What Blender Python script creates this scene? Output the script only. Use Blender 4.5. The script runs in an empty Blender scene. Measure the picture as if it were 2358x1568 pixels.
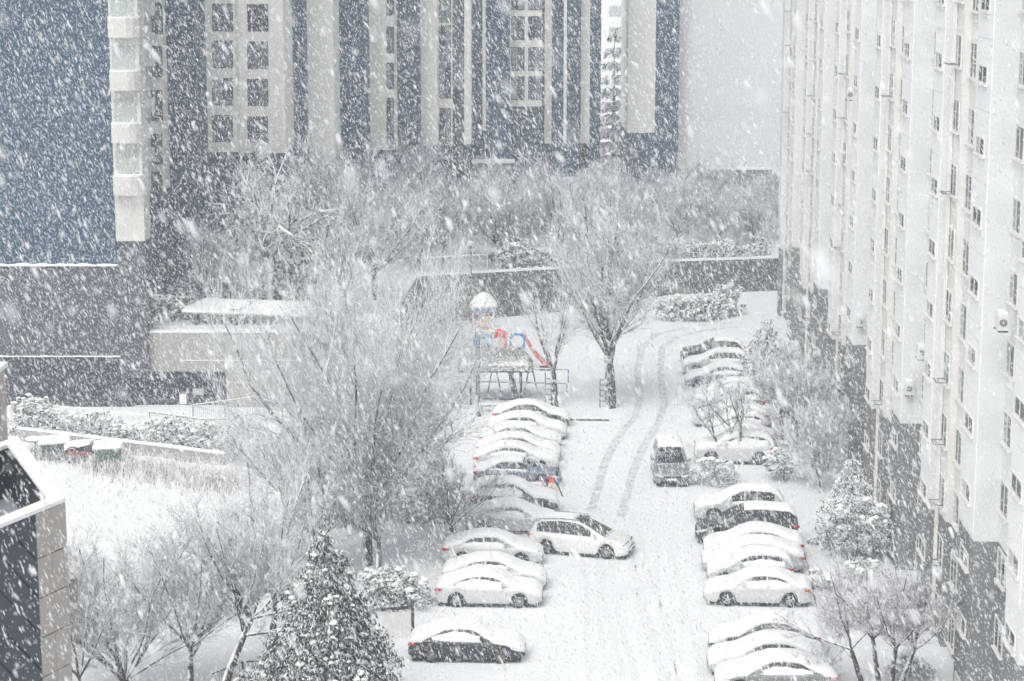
import bpy, math, random
import numpy as np
from mathutils import Vector
R = math.radians
random.seed(7)
S = bpy.context.scene

# ------------------------------------------------------------------ camera, sky, sun, exposure
CAM_H, PITCH, FPX = 29.0, R(10.4), 2100.0
cam = bpy.data.objects.new('camera', bpy.data.cameras.new('camera'))
S.collection.objects.link(cam)
cam.location = (0, 0, CAM_H)
cam.rotation_euler = (math.pi/2 - PITCH, 0, 0)
cam.data.sensor_width = 36.0
cam.data.lens = 36.0*FPX/1024.0
cam.data.clip_start = 0.5
cam.data.clip_end = 2000
cam.data.dof.use_dof = True
cam.data.dof.focus_distance = 92
cam.data.dof.aperture_fstop = 2.0
S.camera = cam
W = bpy.data.worlds.new('World'); S.world = W; W.use_nodes = True
nt = W.node_tree
bg = nt.nodes['Background']
sky = nt.nodes.new('ShaderNodeTexSky'); sky.sky_type = 'NISHITA'; sky.sun_disc = False
sky.sun_elevation = R(50); sky.sun_rotation = R(204); sky.air_density = 1.0; sky.dust_density = 8.0; sky.ozone_density = 1.0
hs = nt.nodes.new('ShaderNodeHueSaturation'); hs.inputs['Saturation'].default_value = 0.12
nt.links.new(sky.outputs[0], hs.inputs['Color']); nt.links.new(hs.outputs[0], bg.inputs[0])
bg.inputs[1].default_value = 0.15
sd = bpy.data.lights.new('sun', 'SUN'); sd.energy = 0.6; sd.angle = R(60); sd.color = (1, 0.98, 0.95)
sun = bpy.data.objects.new('sun', sd); S.collection.objects.link(sun)
sun.rotation_euler = (R(40), 0, R(-24)); sun.location = (-30, -40, 90)
S.view_settings.view_transform = 'Standard'; S.view_settings.look = 'None'
S.view_settings.exposure = 0.19; S.view_settings.gamma = 1.0; S.view_settings.use_curve_mapping = False
S.cycles.use_denoising = True
S.cycles.max_bounces = 6; S.cycles.diffuse_bounces = 3; S.cycles.glossy_bounces = 2
S.cycles.transmission_bounces = 2; S.cycles.volume_bounces = 1; S.cycles.transparent_max_bounces = 4
S.cycles.volume_step_rate = 5; S.cycles.use_adaptive_sampling = False

# ------------------------------------------------------------------ helpers
C = S.collection
def G(zx, zy, z=0.0):
    """survey helper: bearing (zx,zy) measured on the photograph -> point at height z"""
    u = (zx*1024/2357-512)/FPX; v = (340.5-zy*1024/2357)/FPX
    d = (u, math.cos(PITCH)+v*math.sin(PITCH), -math.sin(PITCH)+v*math.cos(PITCH))
    t = (z-CAM_H)/d[2]
    return Vector((d[0]*t, d[1]*t, z))
def H(zx, zy, Y):
    """the same bearing -> point at distance Y"""
    u = (zx*1024/2357-512)/FPX; v = (340.5-zy*1024/2357)/FPX
    d = (u, math.cos(PITCH)+v*math.sin(PITCH), -math.sin(PITCH)+v*math.cos(PITCH))
    t = Y/d[1]
    return Vector((d[0]*t, Y, CAM_H+d[2]*t))

MATS = {}
def mat(name, col, rough=0.7, metal=0.0, noise=0.0, nscale=3.0, bump=0.0, bscale=20.0, spec=0.5, col2=None):
    if name in MATS: return MATS[name]
    m = bpy.data.materials.new(name); m.use_nodes = True
    t = m.node_tree; b = t.nodes['Principled BSDF']
    b.inputs['Base Color'].default_value = (*col, 1); b.inputs['Roughness'].default_value = rough
    b.inputs['Metallic'].default_value = metal; b.inputs['Specular IOR Level'].default_value = spec
    if noise or col2:
        tc = t.nodes.new('ShaderNodeTexCoord'); n = t.nodes.new('ShaderNodeTexNoise')
        n.inputs['Scale'].default_value = nscale; n.inputs['Detail'].default_value = 6
        t.links.new(tc.outputs['Object'], n.inputs['Vector'])
        r = t.nodes.new('ShaderNodeMapRange'); r.inputs[1].default_value = .3; r.inputs[2].default_value = .7
        t.links.new(n.outputs[0], r.inputs[0])
        mx = t.nodes.new('ShaderNodeMix'); mx.data_type = 'RGBA'
        c2 = col2 or tuple(max(0, c*(1-noise)) for c in col)
        mx.inputs[6].default_value = (*col, 1); mx.inputs[7].default_value = (*c2, 1)
        t.links.new(r.outputs[0], mx.inputs[0]); t.links.new(mx.outputs[2], b.inputs['Base Color'])
    if bump:
        tc = t.nodes.new('ShaderNodeTexCoord'); n = t.nodes.new('ShaderNodeTexNoise')
        n.inputs['Scale'].default_value = bscale; n.inputs['Detail'].default_value = 8
        t.links.new(tc.outputs['Object'], n.inputs['Vector'])
        bp = t.nodes.new('ShaderNodeBump'); bp.inputs['Strength'].default_value = bump; bp.inputs['Distance'].default_value = .1
        t.links.new(n.outputs[0], bp.inputs['Height']); t.links.new(bp.outputs[0], b.inputs['Normal'])
    MATS[name] = m; return m
def snowy(name, col, col2, lo=0.05, hi=0.35, wind=(-0.45, -0.25, 0.85), rough=0.85, nscale=4.0, namp=0.5, snow=(.86, .87, .89)):
    """bark or leaf with snow lying on the faces turned up and to windward"""
    m = bpy.data.materials.new(name); m.use_nodes = True
    t = m.node_tree; b = t.nodes['Principled BSDF']; b.inputs['Roughness'].default_value = rough
    b.inputs['Specular IOR Level'].default_value = .2
    g = t.nodes.new('ShaderNodeNewGeometry'); d = t.nodes.new('ShaderNodeVectorMath'); d.operation = 'DOT_PRODUCT'
    w = Vector(wind).normalized(); d.inputs[1].default_value = w
    t.links.new(g.outputs['Normal'], d.inputs[0])
    n = t.nodes.new('ShaderNodeTexNoise'); n.inputs['Scale'].default_value = nscale; n.inputs['Detail'].default_value = 3
    t.links.new(g.outputs['Position'], n.inputs['Vector'])
    a = t.nodes.new('ShaderNodeMath'); a.operation = 'MULTIPLY_ADD'; a.inputs[1].default_value = namp*2; a.inputs[2].default_value = -namp
    t.links.new(n.outputs[0], a.inputs[0])
    s = t.nodes.new('ShaderNodeMath'); s.operation = 'ADD'
    t.links.new(d.outputs['Value'], s.inputs[0]); t.links.new(a.outputs[0], s.inputs[1])
    r = t.nodes.new('ShaderNodeMapRange'); r.inputs[1].default_value = lo; r.inputs[2].default_value = hi
    t.links.new(s.outputs[0], r.inputs[0])
    n2 = t.nodes.new('ShaderNodeTexNoise'); n2.inputs['Scale'].default_value = 1.3; t.links.new(g.outputs['Position'], n2.inputs['Vector'])
    m1 = t.nodes.new('ShaderNodeMix'); m1.data_type = 'RGBA'
    m1.inputs[6].default_value = (*col, 1); m1.inputs[7].default_value = (*col2, 1); t.links.new(n2.outputs[0], m1.inputs[0])
    m2 = t.nodes.new('ShaderNodeMix'); m2.data_type = 'RGBA'; m2.inputs[7].default_value = (*snow, 1)
    t.links.new(r.outputs[0], m2.inputs[0]); t.links.new(m1.outputs[2], m2.inputs[6]); t.links.new(m2.outputs[2], b.inputs['Base Color'])
    MATS[name] = m; return m

mat('snow', (.81, .815, .83), .9, noise=.03, nscale=.6, bump=.25, bscale=6, spec=.2)
mat('ground_snow', (.75, .755, .77), .9, noise=.05, nscale=.3, bump=.45, bscale=.9, spec=.2)
def flake_mat():
    m = bpy.data.materials.new('flake'); m.use_nodes = True; t = m.node_tree; b = t.nodes['Principled BSDF']
    b.inputs['Base Color'].default_value = (.96, .965, .98, 1); b.inputs['Roughness'].default_value = .95; b.inputs['Specular IOR Level'].default_value = .05
    tr = t.nodes.new('ShaderNodeBsdfTranslucent'); tr.inputs[0].default_value = (.97, .975, .985, 1)
    mx = t.nodes.new('ShaderNodeMixShader'); mx.inputs[0].default_value = .5
    t.links.new(b.outputs[0], mx.inputs[1]); t.links.new(tr.outputs[0], mx.inputs[2]); t.links.new(mx.outputs[0], t.nodes['Material Output'].inputs[0]); MATS['flake'] = m
flake_mat()
mat('white_paint', (.84, .845, .84), .75, noise=.10, nscale=.35)
mat('panel_paint', (.88, .88, .875), .7, noise=.06, nscale=.5)
mat('recess_grey', (.76, .765, .76), .75, noise=.08, nscale=.3)  # greyer than the bay fronts; recessed planes and gable joints
mat('return_grey', (.70, .71, .705), .75, noise=.10, nscale=.5)
mat('cream_paint', (.76, .75, .725), .75, noise=.10, nscale=.5)
mat('base_grey', (.21, .215, .215), .8, noise=.15, nscale=.4)
mat('frame_white', (.72, .72, .70), .5)
mat('glass', (.022, .030, .034), .2, spec=.18)
mat('tower_curtain', (.22, .24, .25), .4)
mat('tower_glass', (.07, .10, .12), .3, spec=.3)
mat('glass_green', (.20, .27, .26), .15, spec=.5)
mat('glass_blind', (.42, .43, .42), .3)
mat('balcony_glass', (.40, .44, .42), .2, noise=.2, nscale=1)
mat('navy', (.006, .042, .090), .75, noise=.2, nscale=.2)
mat('tower_beige', (.76, .75, .71), .8, noise=.08, nscale=.3)
mat('column_beige', (.56, .555, .53), .8, noise=.12, nscale=.6)
mat('podium_grey', (.06, .068, .076), .8, noise=.2, nscale=.3)
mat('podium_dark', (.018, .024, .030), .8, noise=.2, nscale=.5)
mat('concrete', (.33, .325, .31), .85, noise=.18, nscale=.7, bump=.1)
mat('concrete_dark', (.095, .097, .095), .9, noise=.3, nscale=1.2, bump=.4, bscale=3)
mat('stone_clad', (.40, .38, .36), .7, noise=.12, nscale=4, bump=.05)
mat('dark_clad', (.035, .05, .068), .45, noise=.2, nscale=1)
mat('well_wall', (.012, .014, .018), .6)
mat('wet_roof', (.30, .33, .37), .5, noise=.3, nscale=.8)
mat('steel', (.25, .26, .27), .45, metal=.6)
mat('dark_steel', (.05, .052, .055), .5, metal=.3)
mat('blue_paint', (.06, .20, .42), .5)
mat('cart_red', (.28, .07, .06), .7)
mat('red_paint', (.55, .05, .08), .5)
mat('pink_red', (.50, .15, .17), .5)
mat('orange_paint', (.75, .32, .12), .5)
mat('tan', (.50, .42, .33), .7)
mat('green_plastic', (.07, .12, .10), .5)
mat('teal', (.15, .42, .42), .5)
mat('tyre', (.012, .012, .013), .85)
mat('alloy', (.55, .56, .57), .3, metal=.8)
mat('dark_alloy', (.32, .30, .27), .35, metal=.8)
mat('car_glass', (.018, .022, .026), .1, spec=.5)
mat('underbody', (.012, .012, .013), .9)
mat('head_lens', (.70, .72, .74), .1, spec=.6)
mat('tail_lens', (.45, .02, .03), .2)
mat('amber', (.8, .3, .03), .2)
mat('plate', (.75, .76, .74), .5)
mat('slush', (.38, .39, .40), .6, nscale=2.2, bump=.3, bscale=6, col2=(.77,.775,.79))
mat('slush_thin', (.67, .675, .69), .6, nscale=1.6, bump=.3, bscale=6, col2=(.75,.755,.77))
mat('cone_orange', (.75, .10, .05), .6)
mat('yellow', (.7, .38, .04), .5)
mat('black_plastic', (.02, .02, .02), .6)
mat('thatch', (.30, .29, .26), .9, noise=.4, nscale=5)
mat('gable_paint', (.63, .635, .63), .8, noise=.05, nscale=.2)
mat('far_white', (.75, .76, .76), .8)
for n_, c_ in (('car_bright', (.70, .70, .695)), ('car_white', (.54, .54, .535)), ('car_pearl', (.50, .505, .50)), ('car_silver', (.42, .43, .44)), ('car_black', (.012, .014, .018)),
               ('car_bluegrey', (.16, .20, .26)), ('car_dark', (.05, .055, .06)), ('car_grey', (.17, .175, .18))):
    m_ = mat(n_, c_, .28, spec=.5); m_.node_tree.nodes['Principled BSDF'].inputs['Coat Weight'].default_value = .4
snowy('bark_twig', (.055, .05, .046), (.12, .11, .105), lo=-.34, hi=.0)
snowy('bark_red', (.09, .045, .04), (.14, .09, .08), lo=-.15, hi=.15)
snowy('bark_trunk', (.03, .027, .025), (.075, .068, .06), lo=.35, hi=.7, nscale=3, namp=.55)
snowy('bark_pale', (.16, .15, .14), (.06, .055, .05), lo=.30, hi=.6, nscale=3, namp=.6)
snowy('bark_snowy', (.05, .045, .042), (.09, .08, .075), lo=.0, hi=.35, nscale=3)
snowy('leaf_green', (.02, .05, .035), (.05, .085, .06), lo=.10, hi=.35)
snowy('leaf_dark', (.016, .026, .020), (.040, .040, .030), lo=.55, hi=.9)
snowy('leaf_grey', (.075, .075, .065), (.12, .115, .10), lo=.10, hi=.40)
snowy('leaf_red', (.20, .07, .05), (.12, .10, .09), lo=.05, hi=.4)
snowy('dry_reed', (.30, .20, .14), (.36, .30, .25), lo=-.2, hi=.3)
snowy('thatch_snow', (.20, .19, .175), (.30, .29, .27), lo=.45, hi=.85, wind=(0, 0, 1), nscale=9, namp=.75)

class MB:
    def __init__(s): s.v = []; s.f = []
    def add(s, vs, fs):
        o = len(s.v); s.v += [tuple(p) for p in vs]; s.f += [tuple(i+o for i in f) for f in fs]; return s
    def box(s, x0, y0, z0, x1, y1, z1):
        return s.add([(x0,y0,z0),(x1,y0,z0),(x1,y1,z0),(x0,y1,z0),(x0,y0,z1),(x1,y0,z1),(x1,y1,z1),(x0,y1,z1)],
                     [(0,3,2,1),(4,5,6,7),(0,1,5,4),(1,2,6,5),(2,3,7,6),(3,0,4,7)])
    def obox(s, a, b, w, z0, z1):
        """upright box along the ground line a-b, w wide"""
        a = Vector((a[0], a[1])); b = Vector((b[0], b[1])); d = (b-a).normalized(); n = Vector((-d.y, d.x))*w/2
        q = [a-n, b-n, b+n, a+n]
        return s.add([(p.x,p.y,z0) for p in q]+[(p.x,p.y,z1) for p in q], [(0,3,2,1),(4,5,6,7),(0,1,5,4),(1,2,6,5),(2,3,7,6),(3,0,4,7)])
    def prism(s, poly, z0, z1):
        n = len(poly)
        zz0 = z0 if hasattr(z0, '__len__') else [z0]*n; zz1 = z1 if hasattr(z1, '__len__') else [z1]*n
        vs = [(p[0],p[1],zz0[i]) for i, p in enumerate(poly)]+[(p[0],p[1],zz1[i]) for i, p in enumerate(poly)]
        fs = [tuple(range(n-1,-1,-1)), tuple(range(n,2*n))]+[(i,(i+1)%n,n+(i+1)%n,n+i) for i in range(n)]
        return s.add(vs, fs)
    def tube(s, pts, r, n=6, cap=True):
        pts = [Vector(p) for p in pts]; rr = r if hasattr(r, '__len__') else [r]*len(pts)
        vs = []
        for i, p in enumerate(pts):
            d = (pts[min(i+1, len(pts)-1)]-pts[max(i-1, 0)]).normalized()
            a = d.orthogonal().normalized() if abs(d.z) > .9 else d.cross(Vector((0,0,1))).normalized()
            b = d.cross(a)
            for k in range(n):
                t = 2*math.pi*k/n; vs.append(p+(a*math.cos(t)+b*math.sin(t))*rr[i])
        fs = []
        for i in range(len(pts)-1):
            for k in range(n):
                fs.append((i*n+k, i*n+(k+1)%n, (i+1)*n+(k+1)%n, (i+1)*n+k))
        if cap: fs.append(tuple(range(n-1,-1,-1))); fs.append(tuple((len(pts)-1)*n+k for k in range(n)))
        return s.add(vs, fs)
    def loft(s, rings, cap=True, close=False):
        n = len(rings[0]); vs = [p for r in rings for p in r]; fs = []
        m = n if close else n-1
        for i in range(len(rings)-1):
            for k in range(m):
                fs.append((i*n+k, i*n+(k+1)%n, (i+1)*n+(k+1)%n, (i+1)*n+k))
        if cap: fs.append(tuple(range(n-1,-1,-1))); fs.append(tuple((len(rings)-1)*n+k for k in range(n)))
        return s.add(vs, fs)
    def lathe(s, prof, n=16, c=(0,0,0), axis='z'):
        rings = []
        for k in range(n+1):
            t = 2*math.pi*k/n
            if axis == 'z': rings.append([(c[0]+r*math.cos(t), c[1]+r*math.sin(t), c[2]+z) for r, z in prof])
            else: rings.append([(c[0]+r*math.cos(t), c[1]+z, c[2]+r*math.sin(t)) for r, z in prof])
        return s.loft(rings, cap=False)
    def mesh(s, name, m=None, smooth=False):
        me = bpy.data.meshes.new(name); me.from_pydata(s.v, [], s.f); me.update()
        if m: me.materials.append(MATS[m] if isinstance(m, str) else m)
        if smooth: me.polygons.foreach_set('use_smooth', [True]*len(me.polygons))
        return me
def link(name, me, parent=None, loc=None):
    o = bpy.data.objects.new(name, me); C.objects.link(o)
    if parent is not None: o.parent = parent
    if loc is not None: o.location = loc
    return o
def part(name, mb, m, parent=None, smooth=False, loc=None):
    return link(name, mb.mesh(name, m, smooth), parent, loc)
def tag(o, label=None, cat=None, group=None, kind=None):
    if label: o['label'] = label
    if cat: o['category'] = cat
    if group: o['group'] = group
    if kind: o['kind'] = kind
    return o
def thing(name, label, cat, loc=(0,0,0), rz=0, group=None):
    o = bpy.data.objects.new(name, None); C.objects.link(o); o.empty_display_size = .3
    o.location = loc; o.rotation_euler = (0,0,rz)
    return tag(o, label, cat, group)
def copy_tree(o, parent=None):
    c = o.copy(); C.objects.link(c); c.parent = parent
    for ch in list(o.children): copy_tree(ch, c)
    return c
def np_mesh(name, V, F, m, smooth=False):
    """V (n,3), F (k,3|4) arrays"""
    me = bpy.data.meshes.new(name); nv, (nf, k) = len(V), F.shape
    me.vertices.add(nv); me.vertices.foreach_set('co', V.astype(np.float32).ravel())
    me.loops.add(nf*k); me.loops.foreach_set('vertex_index', F.astype(np.int32).ravel())
    me.polygons.add(nf); me.polygons.foreach_set('loop_start', np.arange(0, nf*k, k, dtype=np.int32))
    me.update(calc_edges=True)
    if smooth: me.polygons.foreach_set('use_smooth', np.ones(nf, bool))
    me.materials.append(MATS[m]); return me

# ------------------------------------------------------------------ ground and terrace
def grid_sheet(x0, x1, y0, y1, nx, ny, zf):
    xs = np.linspace(x0, x1, nx); ys = np.linspace(y0, y1, ny)
    V = np.array([(x, y, zf(x, y)) for y in ys for x in xs])
    F = np.array([(j*nx+i, j*nx+i+1, (j+1)*nx+i+1, (j+1)*nx+i) for j in range(ny-1) for i in range(nx-1)])
    return V, F
def hum(x, y):
    return .05*math.sin(x*.9+1.3*math.sin(y*.4))*math.sin(y*.7+x*.2)
mb = MB().add([(-300,-20,-.0),(300,-20,0),(300,600,0),(-300,600,0)], [(0,1,2,3)])
tag(part('ground', mb, 'ground_snow'), kind='structure')
# the garden on the left: uneven snow
V, F = grid_sheet(-40, -7.5, 62, 128, 80, 140, lambda x, y: .07+hum(x*2, y*2)+.035*math.sin(x*5.1+y*2)*math.sin(y*4.7) - .2*max(0, (x+9.5)/2))
tag(link('garden_ground', np_mesh('garden_ground', V, F, 'ground_snow', True)), kind='structure')
TER = [(-24.6,135.3),(-8.6,135.3),(-8.0,165.2),(3.5,171.5),(13.5,180.5),(40,187),(60,187),(60,420),(-24.6,420)]
TZ = [5.1,5.1,3.7,3.4,2.7,2.6,2.6,3.5,5.5]
mb = MB(); n = len(TER); mb.prism(TER, 0.0, TZ)
tag(part('upper_terrace', mb, 'ground_snow'), kind='structure')

# tyre ruts in the lane
def strip(name, pts, w, z=.008, m='slush'):
    P = []
    for a, b in zip(pts[:-1], pts[1:]):
        for k in range(8): P.append(a.lerp(b, k/8))
    P.append(pts[-1]); mbx = MB(); vs = []; rnd = random.Random(len(pts)+int(w*100))
    for i, p in enumerate(P):
        d = (P[min(i+1,len(P)-1)]-P[max(i-1,0)]).normalized(); q = Vector((-d.y, d.x, 0))
        e1 = w/2*rnd.uniform(.85, 1.08); e2 = w/2*rnd.uniform(.85, 1.08)
        vs += [p+q*(e1+.10)+Vector((0,0,.004)), p+q*(e1+.03)+Vector((0,0,.018)), p+q*e1+Vector((0,0,z)), p-q*e2+Vector((0,0,z)), p-q*(e2+.03)+Vector((0,0,.018)), p-q*(e2+.1)+Vector((0,0,.004))]
    fs = [(i*6+k, i*6+k+1, i*6+k+7, i*6+k+6) for i in range(len(P)-1) for k in range(5)]
    mbx.add(vs, fs); return tag(part(name, mbx, m, smooth=True), kind='structure')
strip('tyre_rut', [G(*p) for p in [(1700,742),(1600,750),(1510,770),(1478,800),(1468,850),(1472,920),(1462,960),(1420,1010),(1390,1070),(1372,1140),(1362,1175)]], .30)
strip('tyre_rut', [G(*p) for p in [(1700,752),(1620,760),(1560,775),(1525,800),(1520,850),(1530,930),(1515,975),(1480,1030),(1455,1090),(1440,1150),(1430,1190)]], .30)
strip('tyre_rut', [G(*p) for p in [(1362,1175),(1375,1240),(1390,1330),(1398,1420),(1425,1500),(1440,1600)]], .09, m='slush_thin')
strip('tyre_rut', [G(*p) for p in [(1385,1180),(1400,1260),(1412,1350),(1425,1430),(1450,1510),(1470,1600)]], .07, m='slush_thin')
strip('tyre_rut', [G(*p) for p in [(1455,1180),(1468,1240),(1462,1330),(1470,1400),(1505,1500),(1530,1600)]], .07, m='slush_thin')
strip('tyre_rut', [G(*p) for p in [(1430,1190),(1450,1260),(1475,1350),(1495,1430),(1520,1510),(1550,1600)]], .09, m='slush_thin')

for q in range(5):
    x0_ = (1330, 1360, 1500, 1545, 1480)[q]; strip('tyre_rut', [G(x0_+q2*(.10+.03*q)*60+8*math.sin(q+q2*.9), 1220+q2*60) for q2 in range(7)], .05, m='slush_thin')
strip('tyre_rut', [G(1300,1300), G(1360,1312), G(1420,1330), G(1470,1370)], .10, m='slush_thin'); strip('tyre_rut', [G(1345,1270), G(1400,1285), G(1460,1310), G(1500,1360)], .10, m='slush_thin')
strip('cable_track', [G(1295,1165), G(1370,1174), G(1450,1180), G(1520,1188), G(1590,1194)], .05, m='slush_thin')  # thin track of a cable across the lane snow

# ------------------------------------------------------------------ right apartment block
def window_meshes(w, h, key, glass='glass'):
    """window seen from outside, outside = -x; lies in the yz plane, centred"""
    fr = MB(); t = .06; d0, d1 = -.045, .02
    fr.box(d0, -w/2, -h/2, d1, w/2, -h/2+t); fr.box(d0, -w/2, h/2-t, d1, w/2, h/2)
    fr.box(d0, -w/2, -h/2+t, d1, -w/2+t, h/2-t); fr.box(d0, w/2-t, -h/2+t, d1, w/2, h/2-t)
    fr.box(d0, -.03, -h/2+t, d1, .03, h/2-t)
    a = MB().box(-.02, -w/2+t, -h/2+t, .01, -.03, h/2-t); b = MB().box(-.015, .03, -h/2+t, .015, w/2-t, h/2-t)
    sl = MB().box(-.13, -w/2-.06, -h/2-.06, .02, w/2+.06, -h/2-.003)
    return dict(f=fr.mesh('window', 'frame_white'), a=a.mesh('pane', glass), b=b.mesh('pane', glass), b2=b.mesh('pane', 'glass_green'), b3=b.mesh('pane', 'glass_blind'),
                s=sl.mesh('sill', 'cream_paint'))
bl = thing('apartment_block', 'long white high-rise apartment block with grey base and stepped bays, beside the car park', 'building', (13.84, 0, 0), -math.atan(.047))
FL, ZT = 2.65, 46.0
WS = {'a': window_meshes(1.85, .68, 'a'), 't': window_meshes(1.55, 1.25, 't'), 'd': window_meshes(1.5, 1.45, 'd'), 's': window_meshes(1.55, 1.35, 's')}
rnd = random.Random(3)
def put_window(kind, x, y, z):
    w = WS[kind]; o = link('window', w['f'], bl, (x, y, z)); link('pane', w['a'], o)
    link('pane', rnd.choice([w['b'], w['b'], w['b2'], w['b3']]), o); link('sill', w['s'], o)
    return o
def wall_sec(y0, y1, x, zb, mat_up, ret=True):
    part('base_wall', MB().box(x, y0, -.1, 2.0, y1, zb), 'base_grey', bl)
    part('wall', MB().box(x, y0, zb, 2.0, y1, ZT), mat_up, bl)
part('core_wall', MB().box(1.6, 55.5, -.1, 14, 170.9, ZT-.01), 'white_paint', bl)
panelA = MB().box(-.03, .04, .015, -.001, 3.21, FL-.015).mesh('panel', 'panel_paint')
panelB = MB().box(-.03, .04, .015, -.001, 2.56, FL-.015).mesh('panel', 'panel_paint')
ZPH = 16.7-FL*6   # centre height of the lowest row of small windows
for k in range(-1, 5):
    t0 = 76.8+20.35*k; end = 171.0
    secs = [(-6.65, 0, .93, 7.2, 'recess_grey'), (0, 3.25, 0, 7.2, 'white_paint'), (3.25, 9.0, .70, 6.2, 'cream_paint'), (9.0, 11.1, .40, 5.5, 'cream_paint'), (11.1, 13.7, 0, 5.5, 'white_paint')]
    for a, b, x, zb, mu in secs:
        if t0+a >= end: continue
        y0, y1 = t0+a, min(t0+b, end)
        wall_sec(y0, y1, x, zb, mu)
        if x == 0:   # the near return, skinned in a darker grey, and the jointed panels of the bay front
            part('return_wall', MB().box(.0, y0-.004, zb, .38 if a > 5 else .92, y0-.0005, ZT), 'return_grey', bl)
            z = ZPH-FL/2
            while z < ZT-FL:
                if z+FL > zb+.05 and z > zb-.02 and z < 31: link('panel', panelA if a == 0 else panelB, bl, (0, y0, z))
                z += FL
    for f in range(0, 11):
        z = ZPH+FL*f
        if t0 > 60: put_window('a', -.005 if z < 7 else -.03, t0+1.75, z)
        if t0 > 60: put_window('t', .925, t0-.95, z+.35)
        if t0+13 < end: put_window('a', -.005 if z < 6 else -.03, t0+12.4, z)
        if t0+11 < end and t0 > 60: put_window('s', .395, t0+10.1, z+.5); put_window('d', .695, t0+8.1, z+.2)
        if t0+11 < end and t0 > 60 and rnd.random() < .6:
            b = MB().box(-.12, -.5, -.02, .36, -.46, .02).box(-.12, .46, -.02, .36, .5, .02).box(-.14, -.5, .0, -.10, .5, .04).box(-.02, -.5, .0, .02, .5, .03)
            part('drying_bracket', b, 'steel', bl, loc=(.03, t0+10.1, z-.05))
    if t0+11 < end:
        for yy, xx in ((t0+10.95, .30), (t0+3.4, .62), (t0+11.0-.35, .33)):
            p = MB().tube([(xx,yy,0),(xx,yy,ZT)], .055, 6)
            for zz in range(2, 40, 3): p.box(xx-.08, yy-.08, zz, xx+.08, yy+.08, zz+.07)
            part('drain_pipe', p, 'cream_paint', bl)
ctop = MB().box(-.2, 55.3, ZT, 14.2, 171.2, ZT+.5); part('parapet', ctop, 'white_paint', bl)
def aircon(Y, xo, z, label, snowtop=True):
    x = 13.84+.047*Y+xo
    t = thing('air_conditioner', label, 'air conditioner', (x, Y, z), -math.atan(.047))
    part('case', MB().box(-.34, -.4, .06, 0, .4, .64), 'frame_white', t)
    part('fan_grille', MB().lathe([(.04,0),(.13,0),(.15,.02),(.15,-.02)], 14, (-.17,-.405,.35), 'y'), 'steel', t)
    part('bracket', MB().box(-.36,-.42,0,0,-.36,.05).box(-.36,.36,0,0,.42,.05), 'dark_steel', t)
    part('snow_cap', MB().box(-.32,-.38,.642,-.02,.38,.72), 'snow', t)
aircon(97.0, .45, 8.6, 'outdoor air-conditioning unit with stained wall beneath, low on the white block')
aircon(95.5, .75, 10.6, 'small outdoor air-conditioning unit with snowy lid beside a drain pipe')
aircon(117.2, .5, 8.3, 'outdoor air-conditioning unit just above the grey base, far bays of the white block')
aircon(124, .35, 20.6, 'outdoor air-conditioning unit hung high among the far bays of the white block')
aircon(150, .3, 22.6, 'outdoor air-conditioning unit near the far end of the white block')
aircon(75.0, .55, 15.6, 'slim air-conditioning unit between the large windows of the white block')

# ------------------------------------------------------------------ left apartment tower, staggered
def tower_window(w, h, glass='tower_glass'):
    fr = MB(); t = .07
    fr.box(-w/2,-.04,-h/2,w/2,.02,-h/2+t); fr.box(-w/2,-.04,h/2-t,w/2,.02,h/2); fr.box(-w/2,-.04,-h/2+t,-w/2+t,.02,h/2-t); fr.box(w/2-t,-.04,-h/2+t,w/2,.02,h/2-t)
    fr.box(-.03,-.03,-h/2+t,.03,.02,h/2-t)
    a = MB().box(-w/2+t,-.012,-h/2+t,-.03,.015,h/2-t); b = MB().box(.03,-.016,-h/2+t,w/2-t,.015,h/2-t)
    return fr.mesh('window', 'podium_dark'), a.mesh('pane', glass), b.mesh('pane', glass)
TOP = 50.0
tw = thing('apartment_tower', 'navy and beige high-rise apartment tower stepping back behind the snowy trees', 'building', (-30, 137, 0))
TWO = Vector((30, -137, 0))
def tpart(name, x0, y0, z0, x1, y1, z1, m): return part(name, MB().box(x0+30, y0-137, z0, x1+30, y1-137, z1), m, tw)
def X(zx, Y): return H(zx, 700, Y).x
zl1 = H(0, 611, 134).z; zl2 = H(0, 820, 134).z
xl, xr = X(-90, 134), X(271, 134)
tpart('gable_wall', xl, 134, zl1, xr, 150, TOP, 'navy')
tpart('podium_wall', xl, 133.9, zl2, xr+.9, 150, zl1-.002, 'podium_grey')
tpart('podium_base', xl, 134.05, -.1, xr+.8, 150, zl2-.002, 'podium_dark')
def ledge(y0, y1, z, h):
    r2 = random.Random(int(z*100)); rings = []
    for i in range(31):
        x = xl+(xr+.1-xl)*i/30+30; k = h*r2.uniform(.45, 1.35); e = r2.uniform(0, .12)
        rings.append([(x, y0-137+e, z), (x, y0-137+e+.03, z+k*.7), (x, (y0+y1)/2-137, z+k), (x, y1-137, z+k*1.1), (x, y1-137, z)])
    part('ledge', MB().loft(rings, close=True), 'snow', tw)
ledge(133.6, 133.995, zl1, .12); ledge(133.7, 133.895, zl2, .06)
for i in range(3):
    xx = xl+(xr-xl)*(i+.6)/3; tpart('joint', xx-.02, 133.89, zl2+.1, xx+.02, 133.899, zl1-.05, 'podium_dark')
def sect(z0, z1, Y, m, bot=None, depth=14, name='wall_section'):
    x0, x1 = X(z0, Y), X(z1, Y)
    zb = 3.0 if bot is None else H(z0, bot, Y).z
    if zb > 3: tpart('lower_wall', x0+.02, Y+.3, 2, x1-.02, Y+depth, zb-.002, 'podium_grey' if Y < 134 else 'navy')
    tpart(name, x0, Y, zb, x1, Y+depth, TOP, m); return x0, x1, zb
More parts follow.
